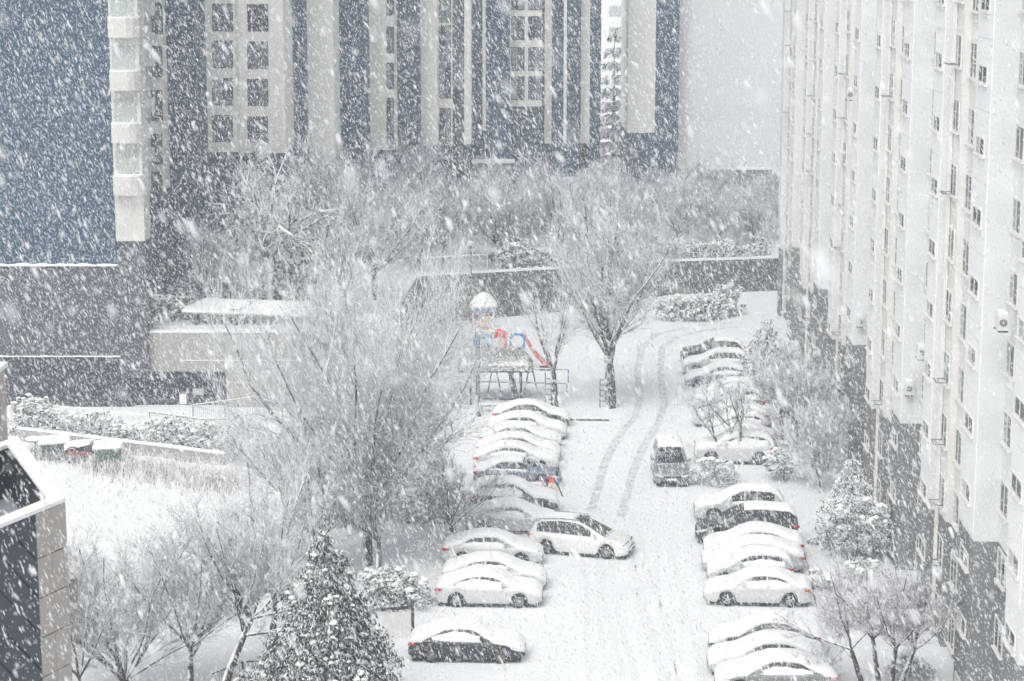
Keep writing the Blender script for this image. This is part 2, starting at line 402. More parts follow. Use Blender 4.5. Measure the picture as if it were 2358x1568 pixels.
def wins(z0, z1, Y, ys, h, glass='tower_glass'):
    x0, x1 = X(z0, Y), X(z1, Y)
    F, A, B = tower_window(x1-x0, h, glass)
    for y in ys:
        p = H((z0+z1)/2, y, Y); o = link('window', F, tw, (p.x+30, Y-137-.005, p.z)); a_ = link('pane', A, o); b_ = link('pane', B, o)
        for q_ in (a_, b_):
            if rnd.random() < .35:
                q_.data = q_.data.copy(); q_.data.materials[0] = MATS['tower_curtain' if rnd.random() < .5 else 'glass']
# balcony column at the corner
x0, x1, zb = sect(272, 338, 133.2, 'column_beige', 555, 2.2, 'corner_column')
for yy in (50-122, 50, 172-4, 290, 415-4, 530):
    pass
for yy in (-65, 58, 180, 300, 420):     # glazing bands and balcony tubs, floor by floor
    c = H(300, yy-38, 133.2); q = H(300, yy, 133.2)
    g = MB().box(x0+.15+30, 133.17-137, c.z-1.3, x1-.25+30, 133.22-137, c.z+1.0)
    part('balcony_glazing', g, 'balcony_glass', tw)
    tub = MB(); rings = []
    for k in range(9):
        a = math.pi*k/8; rings.append((.0, 0))
    out = [(x0+.05, 133.15), (x0+.05, 132.6), (x0+.4, 132.3), (x1-.6, 132.3), (x1-.2, 132.5), (x1+.1, 132.9), (x1+.1, 133.15)]
    tub.prism([(p[0]+30, p[1]-137) for p in out], q.z-.75, q.z+.45)
    part('balcony', tub, 'column_beige', tw)
    part('snow_cap', MB().prism([(p[0]+30, p[1]-137) for p in out], q.z+.453, q.z+.53), 'snow', tw)
sect(340, 384, 147, 'tower_beige', 440)
wins(349, 374, 146.99, [-60, 42, 142, 243, 343, 430], 2.15)
for i, yy in enumerate((20, 135, 240, 355)):
    p = H(346, yy, 146.5); part('side_balcony', MB().box(p.x+30-.5, 146-137, p.z-.5, p.x+30+.25, 146.99-137, p.z+.45), 'tower_beige', tw)
sect(384, 466, 150, 'navy')
sect(466, 556, 155, 'tower_beige', 350); wins(489, 536, 154.99, [-50, 40, 125, 211, 296, ], 2.0)
sect(556, 664, 156.5, 'tower_beige', 352); wins(570, 617, 156.49, [-48, 41, 127, 213, 299], 2.0)
sect(664, 709, 163, 'navy'); sect(709, 776, 166, 'tower_beige', 640); sect(776, 846, 172, 'navy')
sect(846, 912, 178, 'tower_beige', 345); wins(890, 907, 177.99, [5, 92, 175, 255, 312], 2.2)
sect(912, 969, 183, 'navy'); sect(969, 1010, 186, 'tower_beige', 335)
sect(1010, 1086, 189, 'tower_beige', 332)
wins(1011, 1038, 188.99, [10, 100, 185, 290], 3.2, 'glass_green'); wins(1042, 1068, 188.985, [-5, 82, 165, 255, 345], 3.6)
sect(1086, 1174, 194, 'navy'); sect(1112, 1119, 193.7, 'tower_beige', 300, 1, 'pilaster')
sect(1174, 1246, 197, 'tower_beige', 245); wins(1177, 1207, 196.99, [-5, 65, 136, 203], 2.2); wins(1216, 1246, 196.985, [-5, 65, 136, 203], 2.2)
sect(1246, 1330, 201, 'navy'); sect(1252, 1268, 200.7, 'tower_beige', 330, 1, 'pilaster'); sect(1295, 1302, 200.7, 'tower_beige', 330, 1, 'pilaster')
sect(1330, 1379, 204, 'navy'); sect(1334, 1354, 203.7, 'tower_beige', 330, 1, 'pilaster')

# further blocks
Yb = 215
bk = thing('apartment_tower', 'narrow beige and navy tower between the white hazy gap and the grey gable', 'building', (X(1495, Yb), Yb, 3))
x0, x1, x2 = X(1440, Yb), X(1502, Yb), X(1556, Yb); zb = H(1470, 306, Yb).z
bx = lambda nm, a, b, y0, z0, z1, m: part(nm, MB().box(a-bk.location.x, y0, z0-3, b-bk.location.x, 14, z1-3), m, bk)
bx('beige_wall', x0, x1, 0, zb, TOP, 'tower_beige'); bx('lower_wall', x0+.01, x1, .2, 2, zb-.002, 'navy'); bx('navy_wall', x1, x2, .5, 2, TOP, 'navy')
Yg = 218
gb = thing('apartment_gable', 'huge blank light grey gable wall rising above the bare wood', 'building', (X(1690, Yg), Yg, 2))
xa, xb_ = X(1549, Yg)-gb.location.x, X(1900, Yg)-gb.location.x; zb = H(1600, 388, Yg).z-2
part('upper_wall', MB().box(xa, 0, zb, xb_, 14, TOP), 'gable_paint', gb)
part('lower_wall', MB().box(xa+.02, .1, -1, xb_, 14, zb-.003), 'base_grey', gb)
part('ledge', MB().box(xa+1.5, -.25, zb-.1, xb_, -.003, zb+.12), 'snow', gb)
for k in range(1, 9): part('joint', MB().box(xa+.1, -.012, zb+k*2.65, xb_, -.002, zb+k*2.65+.03), 'recess_grey', gb)
Yf = 285
fb = thing('apartment_block', 'pale distant apartment block almost lost in falling snow, seen in the narrow gap', 'building', (X(1410, Yf), Yf, 4))
part('wall', MB().box(-9, 0, -1, 9, 12, 55), 'far_white', fb)
for k in range(6):
    for i in (-1, 0, 1):
        w = part('window', MB().box(-.8, -.03, -.7, .8, .02, .7), 'glass_blind', fb, loc=(i*3.2, 0, 12+k*2.8))

# ------------------------------------------------------------------ near building on the left with stone strip and dark boards
nb = thing('near_building', 'dark diagonal-boarded building with stone corner strip and snowy parapet', 'building', (-11, 50, 0))
ZR = 15.9
d1 = Vector((-.385, -.923, 0)); d2 = Vector((-2.6, 6.4, 0)).normalized()   # along the near wall, along the back edge
def q2(s, t): return d1*s + d2*t       # local plan coordinates from the corner
ST = 1.22
# stone slabs: two columns, joints recessed
n1 = Vector((d1.y, -d1.x, 0)).normalized()
if n1.dot(Vector((11, -50, 0))) < 0: n1 = -n1
def wall_slab(s0, s1, z0, z1, th=.04, off=0.0):
    a, b = d1*s0+n1*off, d1*s1+n1*off; c, e = d1*s1+n1*(off+th), d1*s0+n1*(off+th)
    m = MB(); m.add([(p.x,p.y,z) for z in (z0, z1) for p in (a, b, c, e)], [(0,1,2,3),(7,6,5,4),(0,4,5,1),(1,5,6,2),(2,6,7,3),(3,7,4,0)]); return m
core = MB().prism([(q2(0.02,0)-n1*.02).to_tuple()[:2], (q2(9,0)-n1*.02).to_tuple()[:2], (q2(9,7.2)).to_tuple()[:2], q2(0.02,7.2).to_tuple()[:2]], 0, ZR-2.2)
part('wall', core, 'well_wall', nb)
zj = [ZR-.12]
while zj[-1] > 6: zj.append(zj[-1]-(1.12 if len(zj) == 1 else 1.0))
for i in range(len(zj)-1):
    for a, b in ((.0, ST*.52), (ST*.52, ST)):
        part('stone_slab', wall_slab(a+.008, b-.008, zj[i+1]+.03, zj[i], .045, .0), 'stone_clad', nb)
# parapet wall behind the slabs and boards
pw = .52
for (s0, t0, s1, t1) in ((0, 0, 9, pw), (0, pw, pw, 7.2), (pw, 6.7, 9, 7.2)):
    P = [q2(s0, t0), q2(s1, t0), q2(s1, t1), q2(s0, t1)]
    part('parapet', MB().prism([(p.x, p.y) for p in P][::-1], ZR-2.2, ZR-.1), 'well_wall', nb)
    e = .05
    P = [q2(s0-(e if s0 == 0 else -e*0), t0-(e if t0 == 0 else 0)), q2(s1+e*0, t0-(e if t0 == 0 else 0)), q2(s1, t1), q2(s0-(e if s0 == 0 else 0), t1)]
    part('snow_cap', MB().prism([(p.x, p.y) for p in P][::-1], ZR-.1, ZR), 'snow', nb)
P = [q2(pw, pw), q2(9, pw), q2(9, 6.7), q2(pw, 6.7)]
part('roof', MB().prism([(p.x, p.y) for p in P][::-1], ZR-2.3, ZR-1.45), 'wet_roof', nb)
# diagonal boards on the near wall
bw = .62; k = 0
def clip_board(c0, c1):
    """board between the diagonals z = -s*m + c, clipped to the wall rectangle"""
    import itertools
    poly = [(ST+.01, 6.0), (9.0, 6.0), (9.0, ZR-.13), (ST+.01, ZR-.13)]
    def cut(pl, f):
        out = []
        for i in range(len(pl)):
            a, b = pl[i], pl[(i+1) % len(pl)]; fa, fb_ = f(a), f(b)
            if fa >= 0: out.append(a)
            if fa*fb_ < 0: t = fa/(fa-fb_); out.append((a[0]+(b[0]-a[0])*t, a[1]+(b[1]-a[1])*t))
        return out
    M = 1.02
    p = cut(poly, lambda q: q[1]-M*q[0]-c0); p = cut(p, lambda q: c1-(q[1]-M*q[0])) if p else p
    return p
c = -6.0
while c < ZR:
    p = clip_board(c+.085, c+.92)
    if len(p) > 2:
        n_ = len(p); m = MB()
        fr = [(d1*s+n1*.03+Vector((0,0,z))) for s, z in p]; bk_ = [(d1*s+n1*(-.015)+Vector((0,0,z))) for s, z in p]
        m.add(fr+bk_, [tuple(range(n_)), tuple(range(2*n_-1, n_-1, -1))]+[(i, n_+i, n_+(i+1) % n_, (i+1) % n_) for i in range(n_)])
        part('board', m, 'dark_clad', nb)
    c += .92
pb = part('roof_block', MB().box(-9, 7.0, ZR-3, -3.5, 8.9, 17.42), 'stone_clad', nb)
part('snow_cap', MB().box(-9.1, 6.9, 17.423, -3.43, 9.0, 17.56), 'snow', nb)
part('lamp_box', MB().box(.04, .05, 13.2, .2, .25, 13.75), 'steel', nb)

# ------------------------------------------------------------------ podium wall, garage opening, canopy, railings
def wall_thing(name, label, a, b, w, z0, z1, m, cap=.1, cat='wall'):
    t = thing(name, label, cat, (a[0], a[1], 0)); o = Vector((a[0], a[1], 0))
    A = Vector((0,0,0)); B = Vector((b[0]-a[0], b[1]-a[1], 0))
    part('wall', MB().obox(A, B, w, z0, z1), m, t)
    if cap:
        # uneven snow along the coping
        L = B.length; d = B.normalized(); nn = Vector((-d.y, d.x, 0)); rings = []; r2 = random.Random(int(L*10))
        N = max(2, int(L/.7))
        for i in range(N+1):
            p = d*(L*i/N); h = cap*r2.uniform(.75, 1.2); ww = w/2+.02
            rings.append([p-nn*ww+Vector((0,0,z1-.02)), p-nn*ww*.8+Vector((0,0,z1+h*.7)), p+Vector((0,0,z1+h)), p+nn*ww*.8+Vector((0,0,z1+h*.7)), p+nn*ww+Vector((0,0,z1-.02))])
        part('snow_cap', MB().loft(rings), 'snow', t, True)
    return t
YP = 134.2
xa, xb_ = X(292, YP), X(760, YP); zt = H(300, 764, YP).z; zo = H(300, 853, YP).z; xo = X(518, YP)
pw_ = thing('garage_front', 'concrete front wall of an underground garage with a wide dark opening', 'wall', (xa, YP, 0))
part('end_pier', MB().box(X(271,134)+.9-xa, .1, -.1, -.003, 6, zt+.02), 'podium_grey', pw_)
part('lintel', MB().box(0, -.3, zo, xo-xa, .5, zt), 'concrete', pw_)
part('side_wall', MB().box(xo-xa, -.3, -.1, xb_-xa, .5, zt), 'concrete', pw_)
zs = H(400, 828, YP).z
part('ledge', MB().box(3.5, -.36, zs, xb_-xa, -.303, zs+.05), 'snow', pw_)
part('snow_cap', MB().box(-.05, -.34, zt+.002, xb_-xa, .5, zt+.10), 'snow', pw_)
part('opening_shade', MB().box(-.2, .42, -.1, xo-xa, .495, zo-.01), 'podium_dark', pw_)  # dark sheet close behind the opening stands in for the garage's inner shade
for (a, b, c_, d) in ((413,428,908,930), (443,468,895,910)):
    p, q = H(a, d, YP+.3), H(b, c_, YP+.3); part('notice', MB().box(p.x-xa, .38, p.z, q.x-xa, .415, q.z), 'glass_blind' if a > 440 else 'plate', pw_)
# canopy on the terrace edge
cy = 136.5; pL, pR = H(440, 745, cy), H(735, 745, cy); zr = H(500, 712, cy).z
cn = thing('canopy', 'long flat canopy roof thick with snow above the garage wall', 'canopy', (pL.x, cy, zt))
L = pR.x-pL.x; hz = zr-zt
part('roof', MB().prism([(-.35,-1.0),(L,-1.0),(L,2.4),(.6,2.4)], [hz-.12,hz-.45,hz-.25,hz+.05], [hz,hz-.33,hz-.13,hz+.17]), 'concrete', cn)
part('snow_load', MB().prism([(-.42,-1.08),(L+.05,-1.08),(L+.05,2.45),(.55,2.45)], [hz+.003,hz-.327,hz-.127,hz+.173], [hz+.20,hz-.12,hz+.1,hz+.36]), 'snow', cn)
for i, xx in enumerate((.3, 5.2, 10.3, 14.6)):
    if xx < L: part('post', MB().box(xx, -.5, -.05, xx+.28, -.2, hz-.4+.25*(i == 0)), 'podium_dark', cn)
part('bin', MB().box(2.6, -.6, 0, 3.2, -.1, 1.15).box(2.55,-.65,1.152,3.25,-.05,1.25), 'dark_steel', cn) if False else None
bn = thing('waste_bin', 'dark square bin standing under the snowy canopy', 'bin', (pL.x+3.0, cy-.6, 5.12))
part('body', MB().prism([(-.35,-.3),(.35,-.3),(.35,.3),(-.35,.3)], 0, 1.1), 'dark_steel', bn); part('lid', MB().box(-.38,-.33,1.103,.38,.33,1.2), 'snow', bn)

def railing(name, label, pts, h, bar=.14, m='steel', cap=True, cat='railing', posts=2.0):
    t = thing(name, label, cat, pts[0]); o = Vector(pts[0]); P = [Vector(p)-o for p in pts]
    bars = MB(); up = Vector((0,0,h))
    for a, b in zip(P[:-1], P[1:]):
        L = (b-a).length; n_ = max(2, int(L/bar))
        for i in range(n_+1):
            p = a.lerp(b, i/n_); bars.tube([p+Vector((0,0,.06)), p+up], .012, 4, False)
        n_ = max(1, int(L/posts))
        for i in range(n_+1):
            p = a.lerp(b, i/n_); part('post', MB().box(p.x-.03, p.y-.03, p.z, p.x+.03, p.y+.03, p.z+h+.02), m, t)
    tag(part('bars', bars, m, t), kind='stuff')
    part('rail', MB().tube([p+up for p in P], .035, 5), m, t); part('rail', MB().tube([p+Vector((0,0,.06)) for p in P], .025, 5), m, t)
    if cap: part('snow_cap', MB().tube([p+up+Vector((0,0,.055)) for p in P], .045, 5), 'snow', t)
    return t
railing('railing', 'dark barred railing beside the garage ramp, rising to a corner', [G(445,975,.3), G(590,955,.3), G(650,975,.3)], 1.15)
railing('railing', 'lower barred railing between the hedge and the garage ramp', [G(345,985,.2), G(470,1003,.2), G(560,1000,.2)], 1.0)
tag(part('handrail_wire', MB().tube([H(50,925,131), H(345,957,130), H(480,980,128.5), H(590,1003,126.5)], .045, 5), 'snow'), 'thin snow-covered line sloping across the dark podium wall', 'cable')

# hedge, low garden wall, sheds and carts
lw = [G(45,1015), G(520,1075)]
wall_thing('garden_wall', 'low grey garden wall with a white snow coping below the hedge', lw[0], lw[1], .3, -.05, .80, 'concrete', .14)

# leafy clumps ------------------------------------------------------------------------------
def clumps(rs, centres, radii, per, size, flat=.6):
    """many small leaf-sized faces around clump centres"""
    n = len(centres)*per
    c = np.repeat(np.array(centres), per, 0); r = np.repeat(np.array(radii), per)
    v = rs.normal(size=(n,3)); v /= np.linalg.norm(v, axis=1)[:,None]; v *= (rs.random(n)**.4)[:,None]
    p = c+v*r[:,None]*np.array([1,1,flat])
    nrm = v*np.array([1,1,1.2])+rs.normal(scale=.45, size=(n,3)); nrm /= np.linalg.norm(nrm, axis=1)[:,None]
    a = np.cross(nrm, rs.normal(size=(n,3))); a /= np.linalg.norm(a, axis=1)[:,None]; b = np.cross(nrm, a)
    s = size*(.6+.8*rs.random(n))[:,None]
    V = np.stack([p-a*s, p-b*s*.55, p+a*s, p+b*s*.55], 1).reshape(-1,3)
    F = np.arange(n*4).reshape(-1,4)
    return V, F
ICO_V = None
def pads(rs, centres, radii, flat=.45, n=8):
    """soft pillows of snow: low domes with an uneven rim"""
    VV, FF = [], []; o = 0
    for c, r in zip(centres, radii):
        ph = rs.random(n)*.8+.5; rings = []
        for lev, (rr, zz) in enumerate(((1.0, -.25), (.92, .15), (.55, .75))):
            for k in range(n):
                t = 2*math.pi*k/n; VV.append((c[0]+r*rr*ph[k]*math.cos(t), c[1]+r*rr*ph[k]*math.sin(t), c[2]+r*flat*zz))
        VV.append((c[0], c[1], c[2]+r*flat)); VV.append((c[0], c[1], c[2]-r*flat*.3))
        for lev in range(2):
            for k in range(n): FF.append((o+lev*n+k, o+lev*n+(k+1)%n, o+(lev+1)*n+(k+1)%n, o+(lev+1)*n+k))
        for k in range(n):
            FF.append((o+2*n+k, o+2*n+(k+1)%n, o+3*n, o+3*n)); FF.append((o+(k+1)%n, o+k, o+3*n+1, o+3*n+1))
        o += 3*n+2
    return VV, FF
def poly_mesh(name, VV, FF, m):
    me = bpy.data.meshes.new(name); me.from_pydata(VV, [], [f if f[2] != f[3] else f[:3] for f in FF]); me.update()
    me.materials.append(MATS[m]); me.polygons.foreach_set('use_smooth', [True]*len(me.polygons)); return me
def shrub(name, label, base, rx, ry, h, seed, leaf='leaf_green', size=.07, ncl=70, per=60, snow=.5, z0=.15, cat='shrub', clr=.28, trunk=True, rz=0):
    rs = np.random.RandomState(seed); t = thing(name, label, cat, base, rz)
    v = rs.normal(size=(ncl,3)); v /= np.linalg.norm(v, axis=1)[:,None]; v *= (.55+.45*rs.random(ncl))[:,None]
    v[:,2] = np.abs(v[:,2])*.9 if z0 < .3 else v[:,2]
    c = v*np.array([rx, ry, h/2 if z0 >= .3 else h*.9]); c[:,2] += z0+(h/2 if z0 >= .3 else 0)
    r = clr*(.6+.8*rs.random(ncl))*max(.5, min(rx, ry))
    V, F = clumps(rs, c, r, per, size); link('foliage', np_mesh('foliage', V, F, leaf), t)
    if snow:
        sel = [(p, q) for p, q in zip(c, r) if p[2] > z0+h*.2 and rs.random() < snow]
        if sel:
            cc = [p+np.array([rs.normal()*q*.4, rs.normal()*q*.4, q*.45+rs.normal()*.04]) for p, q in sel for _ in range(3)]; VV, FF = pads(rs, cc, [min(.26, .07+.16*rs.random()) for _ in cc], .55, 6); tag(link('snow_load', poly_mesh('snow_load', VV, FF, 'snow'), t), kind='stuff')
    if trunk: part('stem', MB().tube([(0,0,-.05),(.05,.02,h*.4),(0,.05,h*.7)], [.09,.06,.03], 5), 'bark_trunk', t)
    return t
# hedge: one long planted row
def hedge(label, a, b, w, h, seed, leaf='leaf_green', zb=0.0, size=.075, step=.32):
    a, b = Vector(a), Vector(b); rs = np.random.RandomState(seed); t = thing('hedge', label, 'hedge', (a.x, a.y, zb))
    L = (b-a).length; d = (b-a).normalized(); n_ = Vector((-d.y, d.x, 0)); cs = []
    for s in np.arange(0, L, step):
        hh = h*(.8+.25*math.sin(s*.9)*math.sin(s*.37+1)+.15*rs.random())
        for z in np.arange(.25, hh, .33):
            for q in (-.5, 0, .5):
                p = d*(s+rs.normal()*.12)+n_*(q*w*.7+rs.normal()*.1); cs.append((p.x, p.y, z+rs.normal()*.08))
    cs = np.array(cs); r = .22+.14*rs.random(len(cs))
    V, F = clumps(rs, cs, r, 20, size, .8); link('foliage', np_mesh('foliage', V, F, leaf), t)
    top = [(p, q) for p, q in zip(cs, r) if p[2] > h*.45 and rs.random() < .55]
    VV, FF = pads(rs, [p+np.array([0,0,q*.5]) for p, q in top], [q*.62 for p, q in top], n=6); tag(link('snow_load', poly_mesh('snow_load', VV, FF, 'snow'), t), kind='stuff')
    return t
hedge('clipped evergreen hedge loaded with snow behind the low garden wall', G(35,1000), G(540,1064), 1.3, 2.15, 5)

# garden huts and carts under the wall
def hutch(name, label, base, w, d, h, body, m2, cat, roof=(0.0, .25)):
    t = thing(name, label, cat, base, random.Random(int(w*100)).uniform(-.3, .3))
    part('body', MB().prism([(-w/2,-d/2),(w/2,-d/2),(w/2,d/2),(-w/2,d/2)], 0, h), body, t)
    part('front_board', MB().box(-w/2+.05, -d/2-.03, h*.55, w/2-.05, -d/2-.002, h*.95), m2, t)
    for s in (-1, 1): part('leg', MB().box(s*w*.42-.04, -d/2-.06, -.05, s*w*.42+.04, -d/2-.031, h*.5), 'dark_steel', t)
    z = h; e = .14
    part('lid', MB().prism([(-w/2-e,-d/2-e),(w/2+e,-d/2-e),(w/2+e,d/2+e),(-w/2-e,d/2+e)], [z+.002,z+.05,z+.2,z+.15], [z+.06,z+.11,z+.26,z+.21]), 'steel', t)
    part('snow_load', MB().prism([(-w/2-e,-d/2-e),(w/2+e,-d/2-e),(w/2+e,d/2+e),(-w/2-e,d/2+e)], [z+.063,z+.113,z+.263,z+.213], [z+.17,z+.2,z+.36,z+.32]), 'snow', t)
    return t
hutch('garden_hutch', 'small green fronted garden box under a tilted snow slab, beside the brown reeds', G(250,1082), 1.35, 1.0, 1.3, 'thatch', 'green_plastic', 'garden box')
hutch('garden_hutch', 'low garden box under a wide snow slab, beside the red handcart', G(126,1056), 1.5, 1.0, .95, 'concrete', 'green_plastic', 'garden box')
tb = thing('garden_table', 'round snow-topped table near the stone building', 'table', G(82,1040))
part('top', MB().lathe([(0,.70),(.62,.70),(.62,.76),(0,.76)], 14), 'steel', tb); part('leg', MB().tube([(0,0,-.03),(0,0,.7)], .06, 8), 'steel', tb)
part('snow_load', MB().lathe([(0,.763),(.6,.763),(.58,.84),(.35,.9),(0,.92)], 14), 'snow', tb, True)
ct = thing('handcart', 'two-wheeled red handcart heaped with snow, parked by the garden wall', 'cart', G(185,1066), -.25)
part('bed', MB().box(-.7,-.45,.55,.8,.45,.8), 'cart_red', ct); part('crate', MB().box(.1,-.4,.803,.75,.4,1.25), 'dark_steel', ct)
part('snow_load', MB().prism([(-.75,-.5),(.85,-.5),(.85,.5),(-.75,.5)], [.81,1.253,1.253,.81], [1.15,1.4,1.42,1.2]), 'snow', ct)
for s in (-1, 1):
    w_ = part('wheel', MB().lathe([(.50,-.03),(.56,-.03),(.56,.03),(.50,.03),(.50,-.03)], 20, (-.15, s*.52, .54), 'y'), 'tyre', ct)
    sp = MB()
    for k in range(8): a = k*math.pi/4; sp.tube([(-.15, s*.52, .54), (-.15+.5*math.cos(a), s*.52, .54+.5*math.sin(a))], .012, 4)
    part('spoke', sp, 'alloy', w_)
part('handle', MB().tube([(-.7,-.35,.65),(-1.5,-.35,.95),(-1.5,.35,.95),(-.7,.35,.65)], .03, 5), 'dark_steel', ct)
part('stand', MB().box(.62,-.4,-.05,.7,-.32,.55).box(.62,.32,-.05,.7,.4,.55), 'dark_steel', ct)

# dry reeds along the wall and weeds in the garden: nobody could count them
def blades(rs, P, h, w, lean=.35):
    n = len(P); a = rs.random(n)*2*math.pi; hh = h*(.5+.7*rs.random(n))
    tip = P+np.stack([np.cos(a)*hh*lean*rs.random(n), np.sin(a)*hh*lean*rs.random(n), hh], 1)
    s = np.stack([np.cos(a+1.57), np.sin(a+1.57), 0*a], 1)*w
    V = np.stack([P-s, P+s, tip+s*.3, tip-s*.3], 1).reshape(-1,3); return V, np.arange(4*n).reshape(-1,4)
rs = np.random.RandomState(11)
A, B = np.array(G(205,1070)), np.array(G(560,1120)); n = 5200
s = rs.random(n); P = A+(B-A)*s[:,None]+np.stack([rs.normal(size=n)*.3, rs.normal(size=n)*1.1-.4, 0*s], 1)
V, F = blades(rs, P, .8, .018, 1.2); o = link('dry_reeds', np_mesh('dry_reeds', V, F, 'dry_reed')); tag(o, 'brown dry reeds and bramble under the garden wall', 'reeds', kind='stuff')
A, B = np.array(G(60,1045)), np.array(G(330,1085)); n = 2500; s = rs.random(n); P = A+(B-A)*s[:,None]+np.stack([rs.normal(size=n)*.5, rs.normal(size=n)*.6, 0*s], 1)
V, F = blades(rs, P, .5, .018, 1.2); o = link('dry_weeds', np_mesh('dry_weeds', V, F, 'leaf_grey')); tag(o, 'grey dead weeds around the garden boxes and handcart', 'weeds', kind='stuff')
n = 60; P = np.array([tuple(G(rs.uniform(170,520), rs.uniform(1105,1240))) for i in range(n)]); P = np.repeat(P, 3, 0)+rs.normal(scale=.12, size=(n*3,3))*np.array([1,1,0])
V, F = blades(rs, P, .28, .02, 1.0); o = link('grass_tufts', np_mesh('grass_tufts', V, F, 'leaf_grey')); tag(o, 'sparse grass tips poking through the garden snow', 'grass', kind='stuff')

# ------------------------------------------------------------------ retaining walls on the right and middle
def seg_wall(label, pts, tops, w=.5, m='concrete_dark'):
    t = thing('retaining_wall', label, 'wall', (pts[0][0], pts[0][1], 0)); o = Vector((pts[0][0], pts[0][1], 0))
    for (a, b, za, zb_) in zip(pts[:-1], pts[1:], tops[:-1], tops[1:]):
        a2, b2 = Vector((*a, 0))-o, Vector((*b, 0))-o; d = (b2-a2).normalized(); n_ = Vector((-d.y, d.x, 0))*w/2
        q = [a2-n_, b2-n_, b2+n_, a2+n_]; zz = [za, zb_, zb_, za]
        part('wall', MB().prism([(p.x,p.y) for p in q], -.05, zz), m, t)
        part('snow_cap', MB().prism([(p.x,p.y) for p in q], [z+.003 for z in zz], [z+.16 for z in zz]), 'snow', t)
seg_wall('dark retaining wall behind the playground, capped with snow', [(-8.3,134.9),(-7.75,165.0),(3.6,171.2)], [5.3,3.9,3.6])
seg_wall('dark retaining wall at the bend of the lane below bare trees', [(3.7,171.25),(13.6,180.2),(40.2,186.7)], [3.6,2.9,2.8])
railing('fence', 'pale barred fence on the retaining wall behind the playground', [Vector((-7.2,165.6,4.05)), Vector((-2.0,168.5,3.95))], 1.2, .13, 'frame_white', cat='fence')
hedge('dark green hedge on the retaining wall behind the play tower', (-1.0,169.8,0), (4.6,172.6,0), 1.2, 2.0, 8, zb=3.5, size=.11, step=.5)
hedge('green hedge on top of the far retaining wall by the white block', (12,181.5,0), (23,184.5,0), 1.5, 1.7, 9, zb=2.7, size=.11, step=.5)
shrub('evergreen_bush', 'broad evergreen bush with snowy crown at the bend of the lane', G(1590,735), 3.0, 1.6, 2.2, 21, size=.13, ncl=90, per=40)
shrub('evergreen_bush', 'tall evergreen bush heaped with snow between lane bend and bare trees', G(1660,725), 1.8, 1.4, 3.2, 22, size=.13, ncl=70, per=40, snow=.7)
for i, (zx, zy, w_, lab) in enumerate(((1095,575,3.2,'small snow-covered shelter roof behind the fence'), (1215,572,3.8,'broad snow-covered shelter roof behind the dark hedge'))):
    p = H(zx, zy, 178); t = thing('shelter', lab, 'shelter', (p.x, 178, 3.4)); h = p.z-3.4
    part('roof', MB().loft([[(-w_*k, -1.5, h-.9*k*k), (-w_*k*.8, 1.8, h-.9*k*k+.2)] for k in (-1,-.6,-.2,.2,.6,1)], cap=False), 'snow', t, True)
    for s in (-1, 1): part('post', MB().tube([(s*w_*.7,.2,-.1),(s*w_*.7,.2,h-.55)], .09, 6), 'steel', t)

# low roofs and walls further back on the terrace
def flat_block(name, label, zx0, zx1, ztop, Y, hgt, m, cat='building', depth=5):
    p, q = H(zx0, ztop, Y), H(zx1, ztop, Y); t = thing(name, label, cat, (p.x, Y, p.z-hgt)); L = q.x-p.x
    part('wall', MB().box(0, 0, 0, L, depth, hgt), m, t)
    part('cornice', MB().box(-.15, -.15, hgt+.001, L+.15, depth+.1, hgt+.12), 'concrete', t)
    part('snow_load', MB().prism([(-.2,-.2),(L+.2,-.2),(L+.2,depth+.1),(-.2,depth+.1)], hgt+.121, hgt+.35), 'snow', t)
    part('door', MB().box(L*.3, -.03, .02, L*.3+1, -.002, min(2.1, hgt-.3)), 'podium_dark', t)
    return t
flat_block('low_building', 'low flat-roofed building with snowy roof behind the playground trees', 888, 985, 440, 196, 6, 'concrete')
flat_block('low_building', 'low entrance building with bright snowy roof under the navy tower', 1250, 1405, 424, 197.5, 5, 'concrete_dark')
flat_block('low_building', 'small flat building with snow roof at the foot of the tower windows', 1085, 1180, 378, 192.2, 8, 'concrete', depth=1.4)

